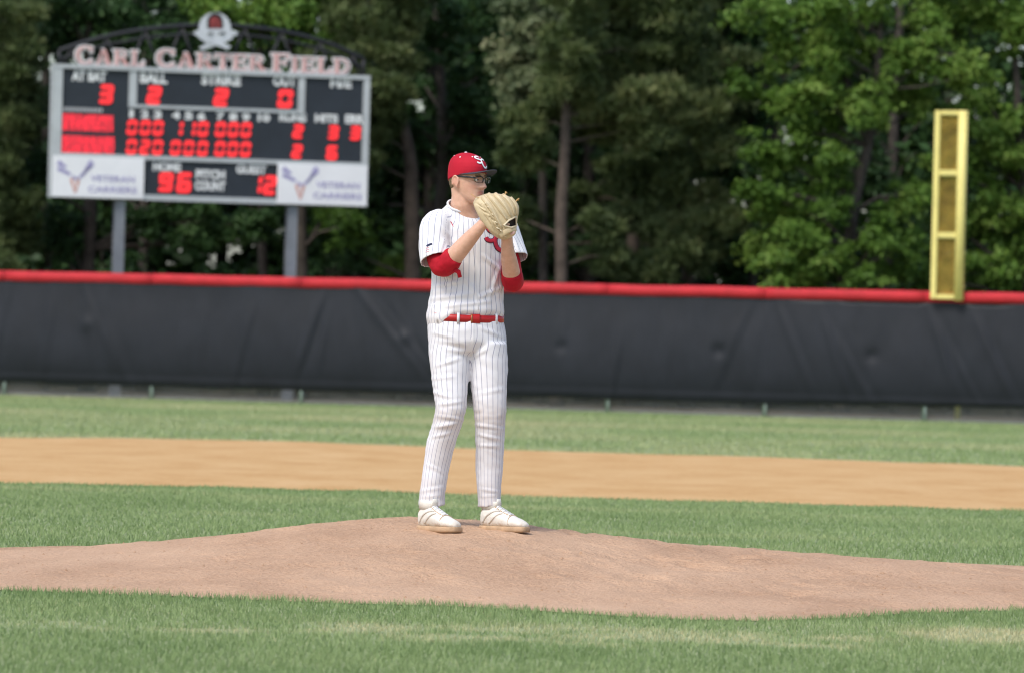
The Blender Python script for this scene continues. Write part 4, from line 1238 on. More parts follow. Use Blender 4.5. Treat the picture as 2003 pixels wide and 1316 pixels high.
def head_pt(z, a, grow=0.0, feat=True):
    c_, l_, w_ = hring(z, grow)
    ca, sa = math.cos(a), math.sin(a)
    pw = 0.92
    f_ = c_ + l_ * math.copysign(abs(ca) ** pw, ca); s_ = w_ * math.copysign(abs(sa) ** pw, sa)
    dz = 0
    if feat and ca > 0.1:
        fr = 0.0
        # nose
        wn_ = 0.0075 + 0.007 * gs(z, .078, .016)
        hn = 0.024 * gs(z, .080, .011) + 0.0185 * gs(z, .094, .014) + 0.011 * gs(z, .11, .014)
        fr += hn * gs(s_, 0, wn_ * 1.35)
        fr -= 0.004 * gs(z, .067, .005) * gs(s_, 0, .02)
        # nostril wings
        fr += 0.006 * gs(z, .076, .007) * (gs(s_, .014, .007) + gs(s_, -.014, .007))
        # eye sockets, brow, cheek
        fr -= 0.013 * gs(z, .117, .012) * (gs(s_, .031, .016) + gs(s_, -.031, .016))
        fr += 0.005 * gs(z, .136, .009) * (gs(s_, .026, .024) + gs(s_, -.026, .024))
        fr += 0.005 * gs(z, .090, .018) * (gs(s_, .042, .018) + gs(s_, -.042, .018))
        # lips, open a little
        fr += 0.0075 * gs(z, .0575, .0048) * gs(s_, 0, .021) + 0.0075 * gs(z, .0455, .0055) * gs(s_, 0, .018)
        fr -= 0.008 * gs(z, .0515, .0030) * gs(s_, 0, .019)
        fr -= 0.004 * gs(z, .035, .006) * gs(s_, 0, .02)
        fr += 0.005 * gs(z, .018, .012) * gs(s_, 0, .022)
        f_ += fr
    return HP(f_, s_, z)
body = MB()
R = []
zz = np.concatenate([np.linspace(0, .234, 100)])
for z in zz:
    R.append([head_pt(float(z), 2 * math.pi * k / 120) for k in range(120)])
body.rings(R)
# ears
for sg in (-1, 1):
    e0 = HP(-.012, sg * .073, .100)
    body.ell(e0 + fz * .006, fh * .017 + sh * (sg * -.003), sh * (sg * .011), fz * .029 + fh * -.008, 14, 10)
    body.ell(HP(-.004, sg * .073, .082), fh * .010, sh * .009, fz * .011, 10, 8)
    rim = [HP(-.012 + .019 * math.cos(t_), sg * (.083 - .002 * math.cos(t_)), .107 + .028 * math.sin(t_)) for t_ in np.linspace(-0.9, 3.9, 12)]
    body.tube(rim, [.0042] * 12, 8)
# neck
body.tube([HP(-.030, 0, .085), HP(-.022, 0, .04), B(906, 397, -.02), B(908, 409, .0), B(912, 435, .02)], [(.058, .060), (.060, .060), (.063, .063), (.073, .072), (.085, .08)], 28, up=fh)
# jaw to throat
body.ell(HP(.012, 0, .026), fh * .045, sh * .042, fz * .034, 18, 10)
# inner trunk and legs (under the clothes)
trunk = [(870, 960, 422, .03, .6), (850, 975, 440, .03, .58), (850, 978, 480, .03, .62), (852, 976, 540, .03, .62), (853, 973, 600, .03, .62), (852, 976, 650, .02, .66), (860, 970, 680, .02, .6)]
body.rings([wr_ring(a + 4, b_ - 4, y, dy, kb, CH) for a, b_, y, dy, kb in trunk])
LL = [(880, 660, -.02, .075), (880, 730, -.04, .065), (881, 800, -.07, .048), (866, 860, -.04, .046), (852, 930, -.02, .036), (846, 985, -.02, .034), (848, 1008, -.03, .035)]
RL = [(950, 660, .01, .075), (953, 730, .002, .065), (957, 800, -.012, .048), (957, 860, .012, .046), (957, 930, .045, .036), (958, 985, .05, .034), (960, 1008, .045, .035)]
for L in (LL, RL):
    body.tube([B(a, b_, d) for a, b_, d, r in L], [r * 0.92 for a, b_, d, r in L], 18)
# arms: his right arm is on the camera's left
A1 = [(856, 436, -.06, .058), (853, 465, -.08, .052), (855, 495, -.11, .046), (864, 520, -.15, .042), (876, 516, -.175, .045), (893, 497, -.205, .046), (912, 475, -.235, .041), (930, 455, -.262, .033), (941, 443, -.275, .0285), (950, 434, -.282, .030)]
A2 = [(972, 440, .09, .058), (985, 470, .08, .052), (996, 505, .05, .046), (1001, 540, .005, .042), (1002, 551, -.035, .043), (1000, 533, -.085, .045), (996, 510, -.14, .041), (993, 490, -.185, .034), (992, 474, -.21, .0295), (991, 462, -.225, .030)]
for L in (A1, A2):
    pts = smooth_path([B(a, b_, d) for a, b_, d, r in L], 4)
    rr_ = lerp_list([r for *_, r in L], 4)
    body.tube(pts, rr_, 22)
# hands: palm + five fingers, closed inside the glove
def hand(w, e, nrm, sgn):
    """w wrist, e palm direction, nrm palm normal"""
    e = e.normalized(); nrm = (nrm - e * nrm.dot(e)).normalized(); sd = e.cross(nrm) * sgn
    body.ell(w + e * .045, sd * .040, nrm * .016, e * .052, 16, 10)
    for i, (o, ln_) in enumerate(((.030, .070), (.010, .080), (-.010, .074), (-.029, .058))):
        k = w + e * (.082 - .004 * abs(i - 1)) + sd * o
        k1 = k + e * (ln_ * .45) + nrm * .006 + sd * o * .1
        k2 = k1 + e * (ln_ * .25) + nrm * (ln_ * .24)
        k3 = k2 + nrm * (ln_ * .28)
        body.tube([k - e * .02, k, k1, k2, k3], [.0095, .0092, .0086, .0080, .0065], 10)
    t0 = w + e * .020 + sd * .028
    body.tube([t0, t0 + e * .03 + sd * .022, t0 + e * .055 + sd * .028 + nrm * .012, t0 + e * .075 + sd * .022 + nrm * .024], [.013, .011, .010, .0075], 10)
hand(B(949, 435, -.281), B(968, 416, -.275) - B(949, 435, -.281), Vector((0.3, 1.0, 0.1)) * -1 + Vector((1.2, 0, 0)), 1)
hand(B(991, 463, -.224), B(983, 425, -.245) - B(991, 463, -.224), Vector((-1.0, 0.4, -.2)), -1)
me = remeshed(body, 0.0048, 1, 0.5)
co = get_co(me)
loc = co - np.array(HC)
hf = loc @ np.array(fh); hs = loc @ np.array(sh); hzz = loc[:, 2]
lipv = (np.exp(-((hzz - .0575) / .0045) ** 2) + np.exp(-((hzz - .0450) / .005) ** 2) + np.exp(-((hzz - .0515) / .004) ** 2)) * np.exp(-(hs / .021) ** 4) * (hf > .07)
a_ = me.attributes.new('lip', 'FLOAT', 'POINT'); a_.data.foreach_set('value', np.clip(lipv, 0, 1).astype(np.float32))
fl = np.exp(-(((hzz - .085) / .02) ** 2 + ((np.abs(hs) - .045) / .018) ** 2)) * (hf > .03) + np.exp(-(((hzz - .08) / .01) ** 2 + (hs / .012) ** 2)) * (hf > .09) + np.exp(-(((hzz - .1) / .03) ** 2 + ((hf + .012) / .025) ** 2)) * (np.abs(hs) > .072)
a_ = me.attributes.new('flush', 'FLOAT', 'POINT'); a_.data.foreach_set('value', np.clip(fl, 0, 1).astype(np.float32))
body_o = link('body', me, M_skin, person, True)

# ---- eyes
for sg in (-1, 1):
    c = HP(.0815, sg * .031, .1175)
    m_ = MB(); m_.ell(c, fh * .0115, sh * .0125, fz * .0105, 16, 10); ey = m_.build('eye', M_eye, person, True)
    m_ = MB(); m_.ell(c + fh * .0095 + sh * .001, fh * .0030, sh * .0055, fz * .0055, 12, 8); m_.build('iris', M_iris, ey, True)
    # upper lid and brow
    m_ = MB(); m_.tube([c + fh * .0075 + sh * (sg * -.013) + fz * .003, c + fh * .0125 + fz * .0075, c + fh * .0055 + sh * (sg * .014) + fz * .003], [.0025, .0035, .0025], 8); m_.build('eyelid', M_skin, person, True)
    m_ = MB(); m_.tube([HP(.0985, sg * .012, .136), HP(.098, sg * .026, .140), HP(.087, sg * .044, .137)], [.0022, .0030, .0018], 8); m_.build('eyebrow', M_hair, person, True)

# ---- hair showing below the cap
vv, ff = [], []
na, nz = 60, 16
for i in range(nz + 1):
    for k in range(na + 1):
        a = math.radians(114) + (math.radians(246) - math.radians(114)) * k / na
        side = abs(math.cos(a))
        z0 = .060 + .040 * (1 - side) ** 1.2 + .006 * noise.noise(Vector((k * .7, 0, 0)))
        z = z0 + (.122 - z0) * i / nz
        p = head_pt(z, a, 0.0038 * min(1, i / 3 + .25) + .0012 * noise.noise(Vector((k * 1.1, i * .3, 4))), False)
        vv.append(p)
for i in range(nz):
    for k in range(na):
        ff.append((i * (na + 1) + k, i * (na + 1) + k + 1, (i + 1) * (na + 1) + k + 1, (i + 1) * (na + 1) + k))
me = solidify(pyd('hair', vv, ff), 0.004)
link('hair', me, M_hair, person, True)

# ---- cap
CZ = [(.100, -.006, .100, .081), (.128, -.005, .103, .082), (.145, -.004, .105, .083), (.165, -.003, .105, .083), (.185, -.003, .103, .0815), (.203, -.004, .098, .0775), (.22, -.006, .088, .070), (.235, -.009, .072, .058), (.246, -.012, .050, .041), (.2525, -.014, .026, .021), (.2545, -.014, .004, .003)]
cz = [r[0] for r in CZ]
def cap_pt(z, a, grow=0.0):
    c_, l_, w_ = (float(np.interp(z, cz, [r[i] for r in CZ])) for i in (1, 2, 3))
    t = 0.015 * max(0, math.cos(a)) * min(1, (z - .128) / .05) * (1 - min(1, max(0, (z - .20) / .05)))
    return HP(c_ + (l_ + grow) * math.cos(a) + t * 0.35, (w_ + grow) * math.sin(a), z)
na, nz = 96, 34
vv, ff = [], []
for i in range(nz + 1):
    for k in range(na):
        a = 2 * math.pi * k / na
        zb_ = .136 + .016 * max(0, math.cos(a)) - .026 * max(0, -math.cos(a))
        t = (i / nz)
        z = zb_ + (.2545 - zb_) * (1 - (1 - t) ** 1.5)
        g_ = 0.0
        # six panel seams
        ph = (k / na * 6 + 0.5) % 1.0
        g_ -= 0.0012 * math.exp(-((ph - 0.5) / .03) ** 2)
        vv.append(cap_pt(z, a, g_))
for i in range(nz):
    for k in range(na):
        k2 = (k + 1) % na
        ff.append((i * na + k, i * na + k2, (i + 1) * na + k2, (i + 1) * na + k))
ff.append(tuple(nz * na + k for k in range(na)))
cap_bvh = BVHTree.FromPolygons([Vector(v) for v in vv], ff)
cap_c = HP(0, 0, .17)
me = solidify(pyd('cap', vv, ff), 0.003)
cap = link('cap', me, M_capred, person, True)
m_ = MB(); m_.ell(HP(-.014, 0, .2555), fh * .008, sh * .008, fz * .004, 12, 6); m_.build('cap_button', M_whitethread, cap, True)
# brim: curved visor
vv, ff = [], []
nb, nl = 40, 14
A0 = math.radians(78)
for i in range(nb + 1):
    a = -A0 + 2 * A0 * i / nb
    root = cap_pt(.138 + .016 * math.cos(a), a, -.002)
    wgt = math.cos(a / A0 * math.pi / 2) ** 0.62
    for j in range(nl + 1):
        t = j / nl
        d = Vector((0, 0, 0)) + fh * (0.074 * wgt * t) + sh * (math.sin(a) * .006 * t)
        p = root + d
        q = (p - HC).dot(sh)
        p += fz * (.016 * t * wgt - .004 * t * t * wgt - .012 * t * wgt * (q / .06) ** 2)
        vv.append(p)
for i in range(nb):
    for j in range(nl):
        ff.append((i * (nl + 1) + j, (i + 1) * (nl + 1) + j, (i + 1) * (nl + 1) + j + 1, i * (nl + 1) + j + 1))
me = solidify(pyd('brim', vv, ff), 0.0035)
link('brim', me, M_brim, cap, True)
# eyelets
def on_cap(az, el):
    d = (fh * (math.cos(az) * math.cos(el)) + sh * (math.sin(az) * math.cos(el)) + fz * math.sin(el)).normalized()
    h = cap_bvh.ray_cast(cap_c + d * .4, -d)
    return h[0], h[1], d
for az in (30, -30, -90, -150, 90, 150):
    p, n_, d = on_cap(math.radians(az), math.radians(44))
    if p is None: continue
    t1 = n_.orthogonal().normalized(); t2 = n_.cross(t1)
    m_ = MB(); m_.ell(p, t1 * .0042, t2 * .0042, n_ * .0014, 10, 6); m_.build('eyelet', M_whitethread, cap, True)

def stroke_on(bvh, origin, right, up, dirv, pts, w, lift, depth, name, mat, parent):
    """flat ribbon strokes projected along dirv on a surface"""
    path = smooth_path([Vector((x, y, 0)) for x, y in pts], 6)
    vv, ff = [], []
    n = len(path)
    for i, p in enumerate(path):
        t = (path[min(i + 1, n - 1)] - path[max(i - 1, 0)]).normalized()
        nn = Vector((-t.y, t.x, 0))
        ww = w * (0.55 if i in (0, n - 1) else 1.0)
        for sd in (-1, -.33, .33, 1):
            q = p + nn * (ww * sd)
            o3 = origin + right * q.x + up * q.y - dirv * 0.5
            h = bvh.ray_cast(o3, dirv)
            hit = h[0] if h[0] is not None else origin + right * q.x + up * q.y
            nrm = h[1] if h[0] is not None else -dirv
            if nrm.dot(dirv) > 0: nrm = -nrm
            vv.append(hit + nrm * lift)
    for i in range(n - 1):
        for j in range(3):
            ff.append((i * 4 + j, i * 4 + j + 1, (i + 1) * 4 + j + 1, (i + 1) * 4 + j))
    me = pyd(name, vv, ff)
    bm = bmesh.new(); bm.from_mesh(me); bmesh.ops.recalc_face_normals(bm, faces=bm.faces)
    if sum((f_.normal.dot(dirv) for f_ in bm.faces)) > 0: bmesh.ops.reverse_faces(bm, faces=bm.faces)
    bm.to_mesh(me); bm.free()
    me = solidify(me, depth)
    return link(name, me, mat, parent, True)
S_ = [(.46, .80), (.30, .97), (.02, .98), (-.16, .80), (-.08, .60), (.20, .46), (.36, .28), (.30, .06), (.06, -.06), (-.18, .0), (-.28, .16)]
C_ = [(.98, .34), (.80, .50), (.52, .46), (.34, .20), (.32, -.16), (.46, -.50), (.72, -.66), (1.0, -.60), (1.18, -.40)]
def monogram(bvh, origin, right, up, dirv, sz, w, layers, parent):
    for (grow, lift, mat, nm) in layers:
        for L, lt in ((S_, 'letter_s'), (C_, 'letter_c')):
            pts = [((x - .42) * sz, (y - .2) * sz) for x, y in L]
            stroke_on(bvh, origin, right, up, dirv, pts, w + grow, lift + (.0004 if lt == 'letter_c' else 0), .0012, nm if False else lt, mat, parent)
hd, hn, dd = on_cap(math.radians(-2), math.radians(23))
monogram(cap_bvh, hd, sh, (fz * .97 - fh * .25).normalized(), -(fh * .9 + fz * .3).normalized(), .040, .0040, [(0.0014, .0014, M_navy, ''), (0.0, .0024, M_whitethread, '')], cap)

# ---- glasses
gl = empty('glasses', (0, 0, 0)); gl.parent = person
gl.location = HP(.10, 0, .118) - person.location
gl_loc = gl.location.copy()
def lensring(sg, n=22):
    out = []
    for k in range(n):
        a = 2 * math.pi * k / n
        y = .026 * math.copysign(abs(math.cos(a)) ** .75, math.cos(a)); z = .0155 * math.copysign(abs(math.sin(a)) ** .75, math.sin(a))
        s_ = sg * .0335 + y
        out.append(HP(.110 - 2.2 * s_ * s_ * 1.6, s_, .117 + z))
    return out
for sg in (-1, 1):
    r_ = lensring(sg)
    m_ = MB(); m_.tube(r_[-3:] + r_[:14], [(.0030, .0028)] * 17, 8); m_.build('rim', M_blackpl, gl, True)
    m_ = MB(); m_.tube(r_[13:20], [.0011] * 7, 6); m_.build('lower_rim', M_blackpl, gl, True)
    c = sum(r_, Vector()) / len(r_)
    vv = [c] + r_; ff = [(0, k + 1, (k + 1) % len(r_) + 1) for k in range(len(r_))]
    link('lens', pyd('lens', vv, ff), M_lens, gl, True)
    t0 = r_[0] if sg > 0 else r_[11]
    m_ = MB(); m_.tube(smooth_path([t0 + fz * .008, HP(.088, sg * .071, .127), HP(.04, sg * .0785, .130), HP(-.002, sg * .0805, .134), HP(-.024, sg * .079, .132)], 4), [(.0042, .0018)] * 17, 8, up=fz); m_.build('temple', M_blackpl, gl, True)
m_ = MB(); m_.tube([HP(.110, -.010, .124), HP(.117, 0, .127), HP(.110, .010, .124)], .0022, 8); m_.build('bridge', M_blackpl, gl, True)

# ---- jersey
JR = [(848, 974, 623, .03, .66), (841, 981, 616, .03, .74), (837, 985, 606, .03, .78), (842, 985, 585, .03, .72), (845, 985, 550, .03, .70), (845, 987, 510, .03, .69), (842, 990, 475, .03, .66), (840, 990, 450, .03, .60), (846, 984, 434, .03, .54), (858, 972, 421, .022, .50), (868, 954, 411, .012, .54), (876, 938, 404, .000, .70)]
jer = MB()
rings_ = [wr_ring(a, b_, y, dy, kb, CH, 48, .92) for a, b_, y, dy, kb in JR]
# tilt the neck ring: lower in front
def tilt_ring(r_, amt):
    c = sum(r_, Vector()) / len(r_)
    return [p + Vector((0, 0, -amt * ((p - c).dot(fc)) / .06)) for p in r_]
for r_, dz_ in ((rings_[0], .058), (rings_[1], .056), (rings_[2], .040)):
    c_ = sum(r_, Vector()) / len(r_)
    for i in range(len(r_)):
        u_ = (r_[i] - c_).dot(sc_) / .18
        ms_ = max(0, min(1, (-u_ - .62) / .22))
        ra_ = (r_[i] - c_); ra_.z = 0
        r_[i] = r_[i] + ra_.normalized() * (.004 * ms_) - Vector((0, 0, dz_ * max(0, min(1, (-u_ - .62) / .22)) + .012 * max(0, min(1, (u_ - .7) / .2))))
rings_[-1] = tilt_ring(rings_[-1], .034); rings_[-2] = tilt_ring(rings_[-2], .026); rings_[-3] = tilt_ring(rings_[-3], .012)
jer.rings(rings_)
def sleeve(L, n=26):
    pts = smooth_path([B(a, b_, d) for a, b_, d, r in L], 4)
    jer.tube(pts, lerp_list([r for *_, r in L], 4), n)
    return pts
SL1 = [(868, 432, -.02, .066), (853, 444, -.07, .079), (850, 468, -.085, .079), (851, 490, -.105, .080), (855, 510, -.128, .085)]
SL2 = [(965, 432, .07, .066), (984, 444, .10, .072), (993, 466, .09, .072), (1001, 490, .065, .072), (1006, 508, .045, .074)]
p1 = sleeve(SL1); p2 = sleeve(SL2)
me = remeshed(jer, 0.0066, 4, 0.5)
def open_ends(me, planes):
    """drop the cap faces lying at cut planes (point, outward axis, radius)"""
    bm = bmesh.new(); bm.from_mesh(me)
    kill = []
    for f_ in bm.faces:
        c = f_.calc_center_median()
        for p, ax, r_, tol in planes:
            d = (c - p).dot(ax)
            if d > -tol and (c - p).length < r_ and f_.normal.dot(ax) > 0.72:
                kill.append(f_); break
    bmesh.ops.delete(bm, geom=kill, context='FACES')
    loose = [v for v in bm.verts if not v.link_faces]
    bmesh.ops.delete(bm, geom=loose, context='VERTS')
    bm.to_mesh(me); bm.free(); me.update()
ax1 = (p1[-1] - p1[-3]).normalized(); ax2 = (p2[-1] - p2[-3]).normalized()
neck_c = sum(rings_[-1], Vector()) / len(rings_[-1])
open_ends(me, [(p1[-1], ax1, .12, .02), (p2[-1], ax2, .12, .02), (neck_c, (Vector((0, 0, 1)) + fc * .5).normalized(), .078, .014)])
def fold_disp(me, fn):
    co = get_co(me).astype(float); no = get_no(me)
    d = np.array([fn(Vector(c)) for c in co])
    set_co(me, co + no * d[:, None])
tc_axis = [B(913, 618, .03), B(915, 430, .03)]
jz0, jz1 = B(913, 612).z, B(913, 420).z
folds_j = [ # start, end, width, height
    (B(850, 560, -.1), B(915, 548, -.15), .010, .010), (B(846, 585, -.08), B(925, 575, -.15), .011, .011), (B(870, 600, -.12), B(960, 590, -.12), .010, .010), (B(985, 560, -.05), B(930, 585, -.15), .010, .010),
    (B(905, 540, -.15), B(945, 590, -.15), .009, .008), (B(978, 520, -.1), B(955, 590, -.13), .009, .009), (B(845, 470, -.15), B(868, 500, -.2), .009, .008), (B(862, 440, -.13), B(905, 500, -.15), .010, .010), (B(880, 430, -.1), B(915, 480, -.14), .009, .007),
    (B(830, 470, -.12), B(840, 515, -.15), .008, .008), (B(868, 470, -.14), B(850, 520, -.18), .008, .008), (B(1005, 460, .05), B(1016, 505, .0), .009, .008), (B(945, 500, -.16), B(985, 535, -.08), .010, .009), (B(857, 530, -.1), B(900, 560, -.15), .010, .009), (B(938, 520, -.16), B(935, 605, -.15), .006, .005)]
def seg_d(p, a, b_):
    ab = b_ - a; t = max(0, min(1, (p - a).dot(ab) / ab.length_squared))
    return (p - a - ab * t).length, t
def seg_d2(p, a, b_):
    """distance ignoring depth (folds run over the camera side and wrap round)"""
    q = Vector((p.x, 0, p.z)); A = Vector((a.x, 0, a.z)); Bq = Vector((b_.x, 0, b_.z))
    return seg_d(q, A, Bq)
def jf(p):
    d = 0.0055 * noise.noise(Vector((p.x * 11, p.y * 11, p.z * 5))) + .0032 * noise.noise(Vector((p.x * 26 + p.z * 9, p.y * 26, p.z * 14)))
    w_ = max(0, min(1, (jz0 + .16 - p.z) / .16))
    d += w_ * (.006 * noise.noise(Vector((p.x * 16, p.y * 16, p.z * 22))) + .004)
    for a, b_, w, h in folds_j:
        q, t = seg_d2(p, a, b_)
        if q < 4 * w:
            e = math.sin(math.pi * (0.1 + .8 * t))
            d += .55 * h * e * (math.exp(-(q / w) ** 2) - .45 * math.exp(-((q - 1.7 * w) / w) ** 2))
    return d
fold_disp(me, jf)
# stripe coordinate per face corner
def corner_attr(me, name, fn):
    nl_ = len(me.loops)
    vi = np.empty(nl_, np.int32); me.loops.foreach_get('vertex_index', vi)
    co = get_co(me).astype(float)
    npol = len(me.polygons)
    fc_ = np.empty(npol * 3, np.float32); me.polygons.foreach_get('center', fc_); fc_ = fc_.reshape(-1, 3)
    ls = np.empty(npol, np.int32); me.polygons.foreach_get('loop_start', ls)
    lt = np.empty(npol, np.int32); me.polygons.foreach_get('loop_total', lt)
    fidx = np.repeat(np.arange(npol), lt)
    out = fn(co[vi], fc_[fidx])
    a = me.attributes.new(name, 'FLOAT', 'CORNER'); a.data.foreach_set('value', out.astype(np.float32))
def axis_u(p, a, b_, ref, R_):
    """arc coordinate around axis a->b"""
    ax = np.array((b_ - a).normalized()); rf_ = np.array(ref) - ax * np.dot(np.array(ref), ax); rf_ /= np.linalg.norm(rf_); bt = np.cross(ax, rf_)
    q = p - np.array(a)
    return np.arctan2(q @ bt, q @ rf_) * R_
def unwrap(u, uf, R_):
    per = 2 * math.pi * R_
    return u - per * np.round((u - uf) / per)
def torso_u(p):
    z = p[:, 2]
    zs_ = np.array([B(911, y).z for y in (618, 550, 475, 434, 405)])[::-1]
    cxs = np.array([B(c_, y, .03).x for c_, y in ((911, 618), (915, 550), (916, 475), (915, 434), (909, 405))])[::-1]
    order = np.argsort(zs_)
    cx = np.interp(z, zs_[order], cxs[order])
    qx, qy = p[:, 0] - cx, p[:, 1] - (PY + .03)
    fx = qx * fc.x + qy * fc.y; sx = qx * sc_.x + qy * sc_.y
    return np.arctan2(sx / .185, fx / .128) * .165
sleeve_ax = [(B(862, 430, -.04), B(853, 512, -.12)), (B(978, 430, .09), B(1005, 512, .05))]
def jersey_stripe(p, fcen):
    u = torso_u(p); uf = torso_u(fcen); u = unwrap(u, uf, .165)
    for i, (a, b_) in enumerate(sleeve_ax):
        d = (np.array(b_) - np.array(a)); d /= np.linalg.norm(d)
        q = fcen - np.array(a); t = q @ d; r_ = np.linalg.norm(q - t[:, None] * d, axis=1)
        lateral = (fcen[:, 0] - B(915, 500).x)
        sel = (r_ < .115) & (((lateral < -.106) if i == 0 else (lateral > .165)))
        us = axis_u(p, a, b_, -fc, .078); uf2 = axis_u(fcen, a, b_, -fc, .078); us = unwrap(us, uf2, .078)
        u = np.where(sel, us + 3.3, u)
    return u
corner_attr(me, 'stripe', jersey_stripe)
z_ = get_co(me)[:, 2]
dv = .35 * np.clip((B(915, 560).z - z_) / .15, 0, 1)
a_ = me.attributes.new('dirt', 'FLOAT', 'POINT'); a_.data.foreach_set('value', dv.astype(np.float32))
jbm = bmesh.new(); jbm.from_mesh(me); jer_bvh = BVHTree.FromBMesh(jbm); jbm.free()
me = solidify(me, 0.0035)
jersey = link('jersey', me, M_jersey, person, True)
# placket edge, collar piping, sleeve hem lines
def drape(pts, lift=.0015):
    """project a polyline of photo pixels on the jersey along the view"""
    out = []
    for px, py in pts:
        o = Vector((0, 0, CAM_H)); d = ray(px, py).normalized()
        h = jer_bvh.ray_cast(o + d * 20, d)
        if h[0] is not None: out.append(h[0] - d * lift)
    return out
L = drape([(922 + 14 * (t / 20) ** 1.3, 432 + 175 * t / 20) for t in range(21)])
M_seam = simple('white_seam', (0.70, 0.70, 0.73), 0.8, var=0.04)
if len(L) > 4:
    m_ = MB(); m_.tube(L, [(.0018, .0018)] * len(L), 6); m_.build('placket', M_seam, jersey, True)
# neckband
rim = []
for k in range(48):
    p = rings_[-1][k]
    rim.append(p + Vector((0, 0, .002)))
m_ = MB(); m_.tube(rim + [rim[0]], [(.006, .006)] * 49, 8, cap=False); m_.build('neckband', M_seam, jersey, True)
# chest monogram and small marks
vdir = ray(972, 464).normalized()
rgt = Vector((1, 0, 0)); upv = Vector((0, 0, 1))
h = jer_bvh.ray_cast(Vector((0, 0, CAM_H)) + vdir * 20, vdir)
o_m = h[0] if h[0] is not None else B(972, 464, -.1)
monogram(jer_bvh, o_m, rgt, upv, vdir, .080, .0088, [(.0032, .0016, M_navy, ''), (0.0, .0030, M_redthread, '')], jersey)
def small_mark(pts, w, mat, nm):
    o = drape([pts[0]])
    if not o: return
    base = o[0]
    q = [((x - pts[0][0]) / PXM, -(y - pts[0][1]) / PXM) for x, y in pts]
    stroke_on(jer_bvh, base, rgt, upv, vdir, q, w, .0014, .001, nm, mat, jersey)
small_mark([(881, 434), (884, 438), (887, 444)], .0018, M_redthread, 'maker_mark')
small_mark([(834, 482), (840, 479), (845, 477)], .0050, M_navy, 'flag_patch')
M_rose = simple('faded_red_patch', (0.62, 0.36, 0.38), 0.7, var=0.1)
for k in range(3):
    small_mark([(833, 486 + k * 4), (839, 484 + k * 4)], .0024, M_rose, 'flag_stripe')

# ---- red under-sleeves over the elbows
def tube_part(L, name, mat, n=26, vox=None):
    pts = smooth_path([B(a, b_, d) for a, b_, d, r in L], 5)
    m_ = MB(); m_.tube(pts, lerp_list([r for *_, r in L], 5), n)
    me = remeshed(m_, 0.005, 3, .5)
    fold_disp(me, lambda p: .003 * noise.noise(Vector((p.x * 22, p.y * 22, p.z * 34))) + .0015 * noise.noise(Vector((p.x * 50, p.y * 50, p.z * 60))))
    return link(name, me, mat, person, True)
tube_part([(853, 470, -.085, .052), (854, 495, -.112, .054), (858, 512, -.138, .055), (866, 521, -.160, .056), (877, 514, -.183, .057), (885, 505, -.196, .056), (889, 501, -.203, .050)], 'under_sleeve', M_redcloth)
tube_part([(987, 475, .075, .053), (996, 508, .048, .053), (1001, 536, .010, .054), (1003, 550, -.025, .056), (1002, 547, -.055, .055), (1001, 538, -.075, .053), (1000.5, 534, -.083, .048)], 'under_sleeve', M_redcloth)
m_ = MB(); m_.tube([B(888, 528, -.21), B(897, 532, -.205), B(900, 543, -.20)], [(.012, .006), (.012, .006), (.010, .005)], 10); m_.build('sleeve_cuff', M_redcloth, person, True)

# ---- pants
PR = [(842, 981, 608, .03, .70), (838, 984, 625, .03, .74), (837, 987, 645, .03, .78), (838, 990, 668, .03, .76), (846, 986, 686, .025, .64), (868, 964, 696, .025, .5)]
LG = [(878, 672, -.01, 40), (879, 690, -.02, 40), (880, 720, -.035, 38), (881, 755, -.055, 34.5), (882, 785, -.075, 32), (880, 808, -.085, 30.5), (872, 835, -.070, 28.5), (862, 868, -.045, 27.5), (854, 908, -.025, 26), (848, 950, -.02, 25), (845, 975, -.02, 25.5), (845, 990, -.02, 27.5)]
RG = [(952, 672, .01, 39), (953, 690, .008, 39), (956, 720, .004, 37.5), (957, 757, -.004, 35.5), (958, 795, -.012, 32.5), (958.5, 825, -.008, 30), (958, 858, .012, 28.5), (957.5, 898, .035, 27), (957, 940, .045, 24.5), (957, 975, .05, 23), (958, 991, .05, 25.5)]
pn = MB()
pn.rings([wr_ring(a, b_, y, dy, kb, PV, 48, .9) for a, b_, y, dy, kb in PR])
axes = []
for L in (LG, RG):
    pts = smooth_path([B(a, b_, d) for a, b_, d, r in L], 4)
    rr_ = lerp_list([r / PXM for *_, r in L], 4)
    pn.tube(pts, [(r * 1.06, r) for r in rr_], 30, up=(0, 1, 0))
    axes.append((pts, rr_))
me = remeshed(pn, 0.0078, 7, .5)
open_ends(me, [(axes[0][0][-1], Vector((0, 0, -1)), .1, .02), (axes[1][0][-1], Vector((0, 0, -1)), .1, .02)])
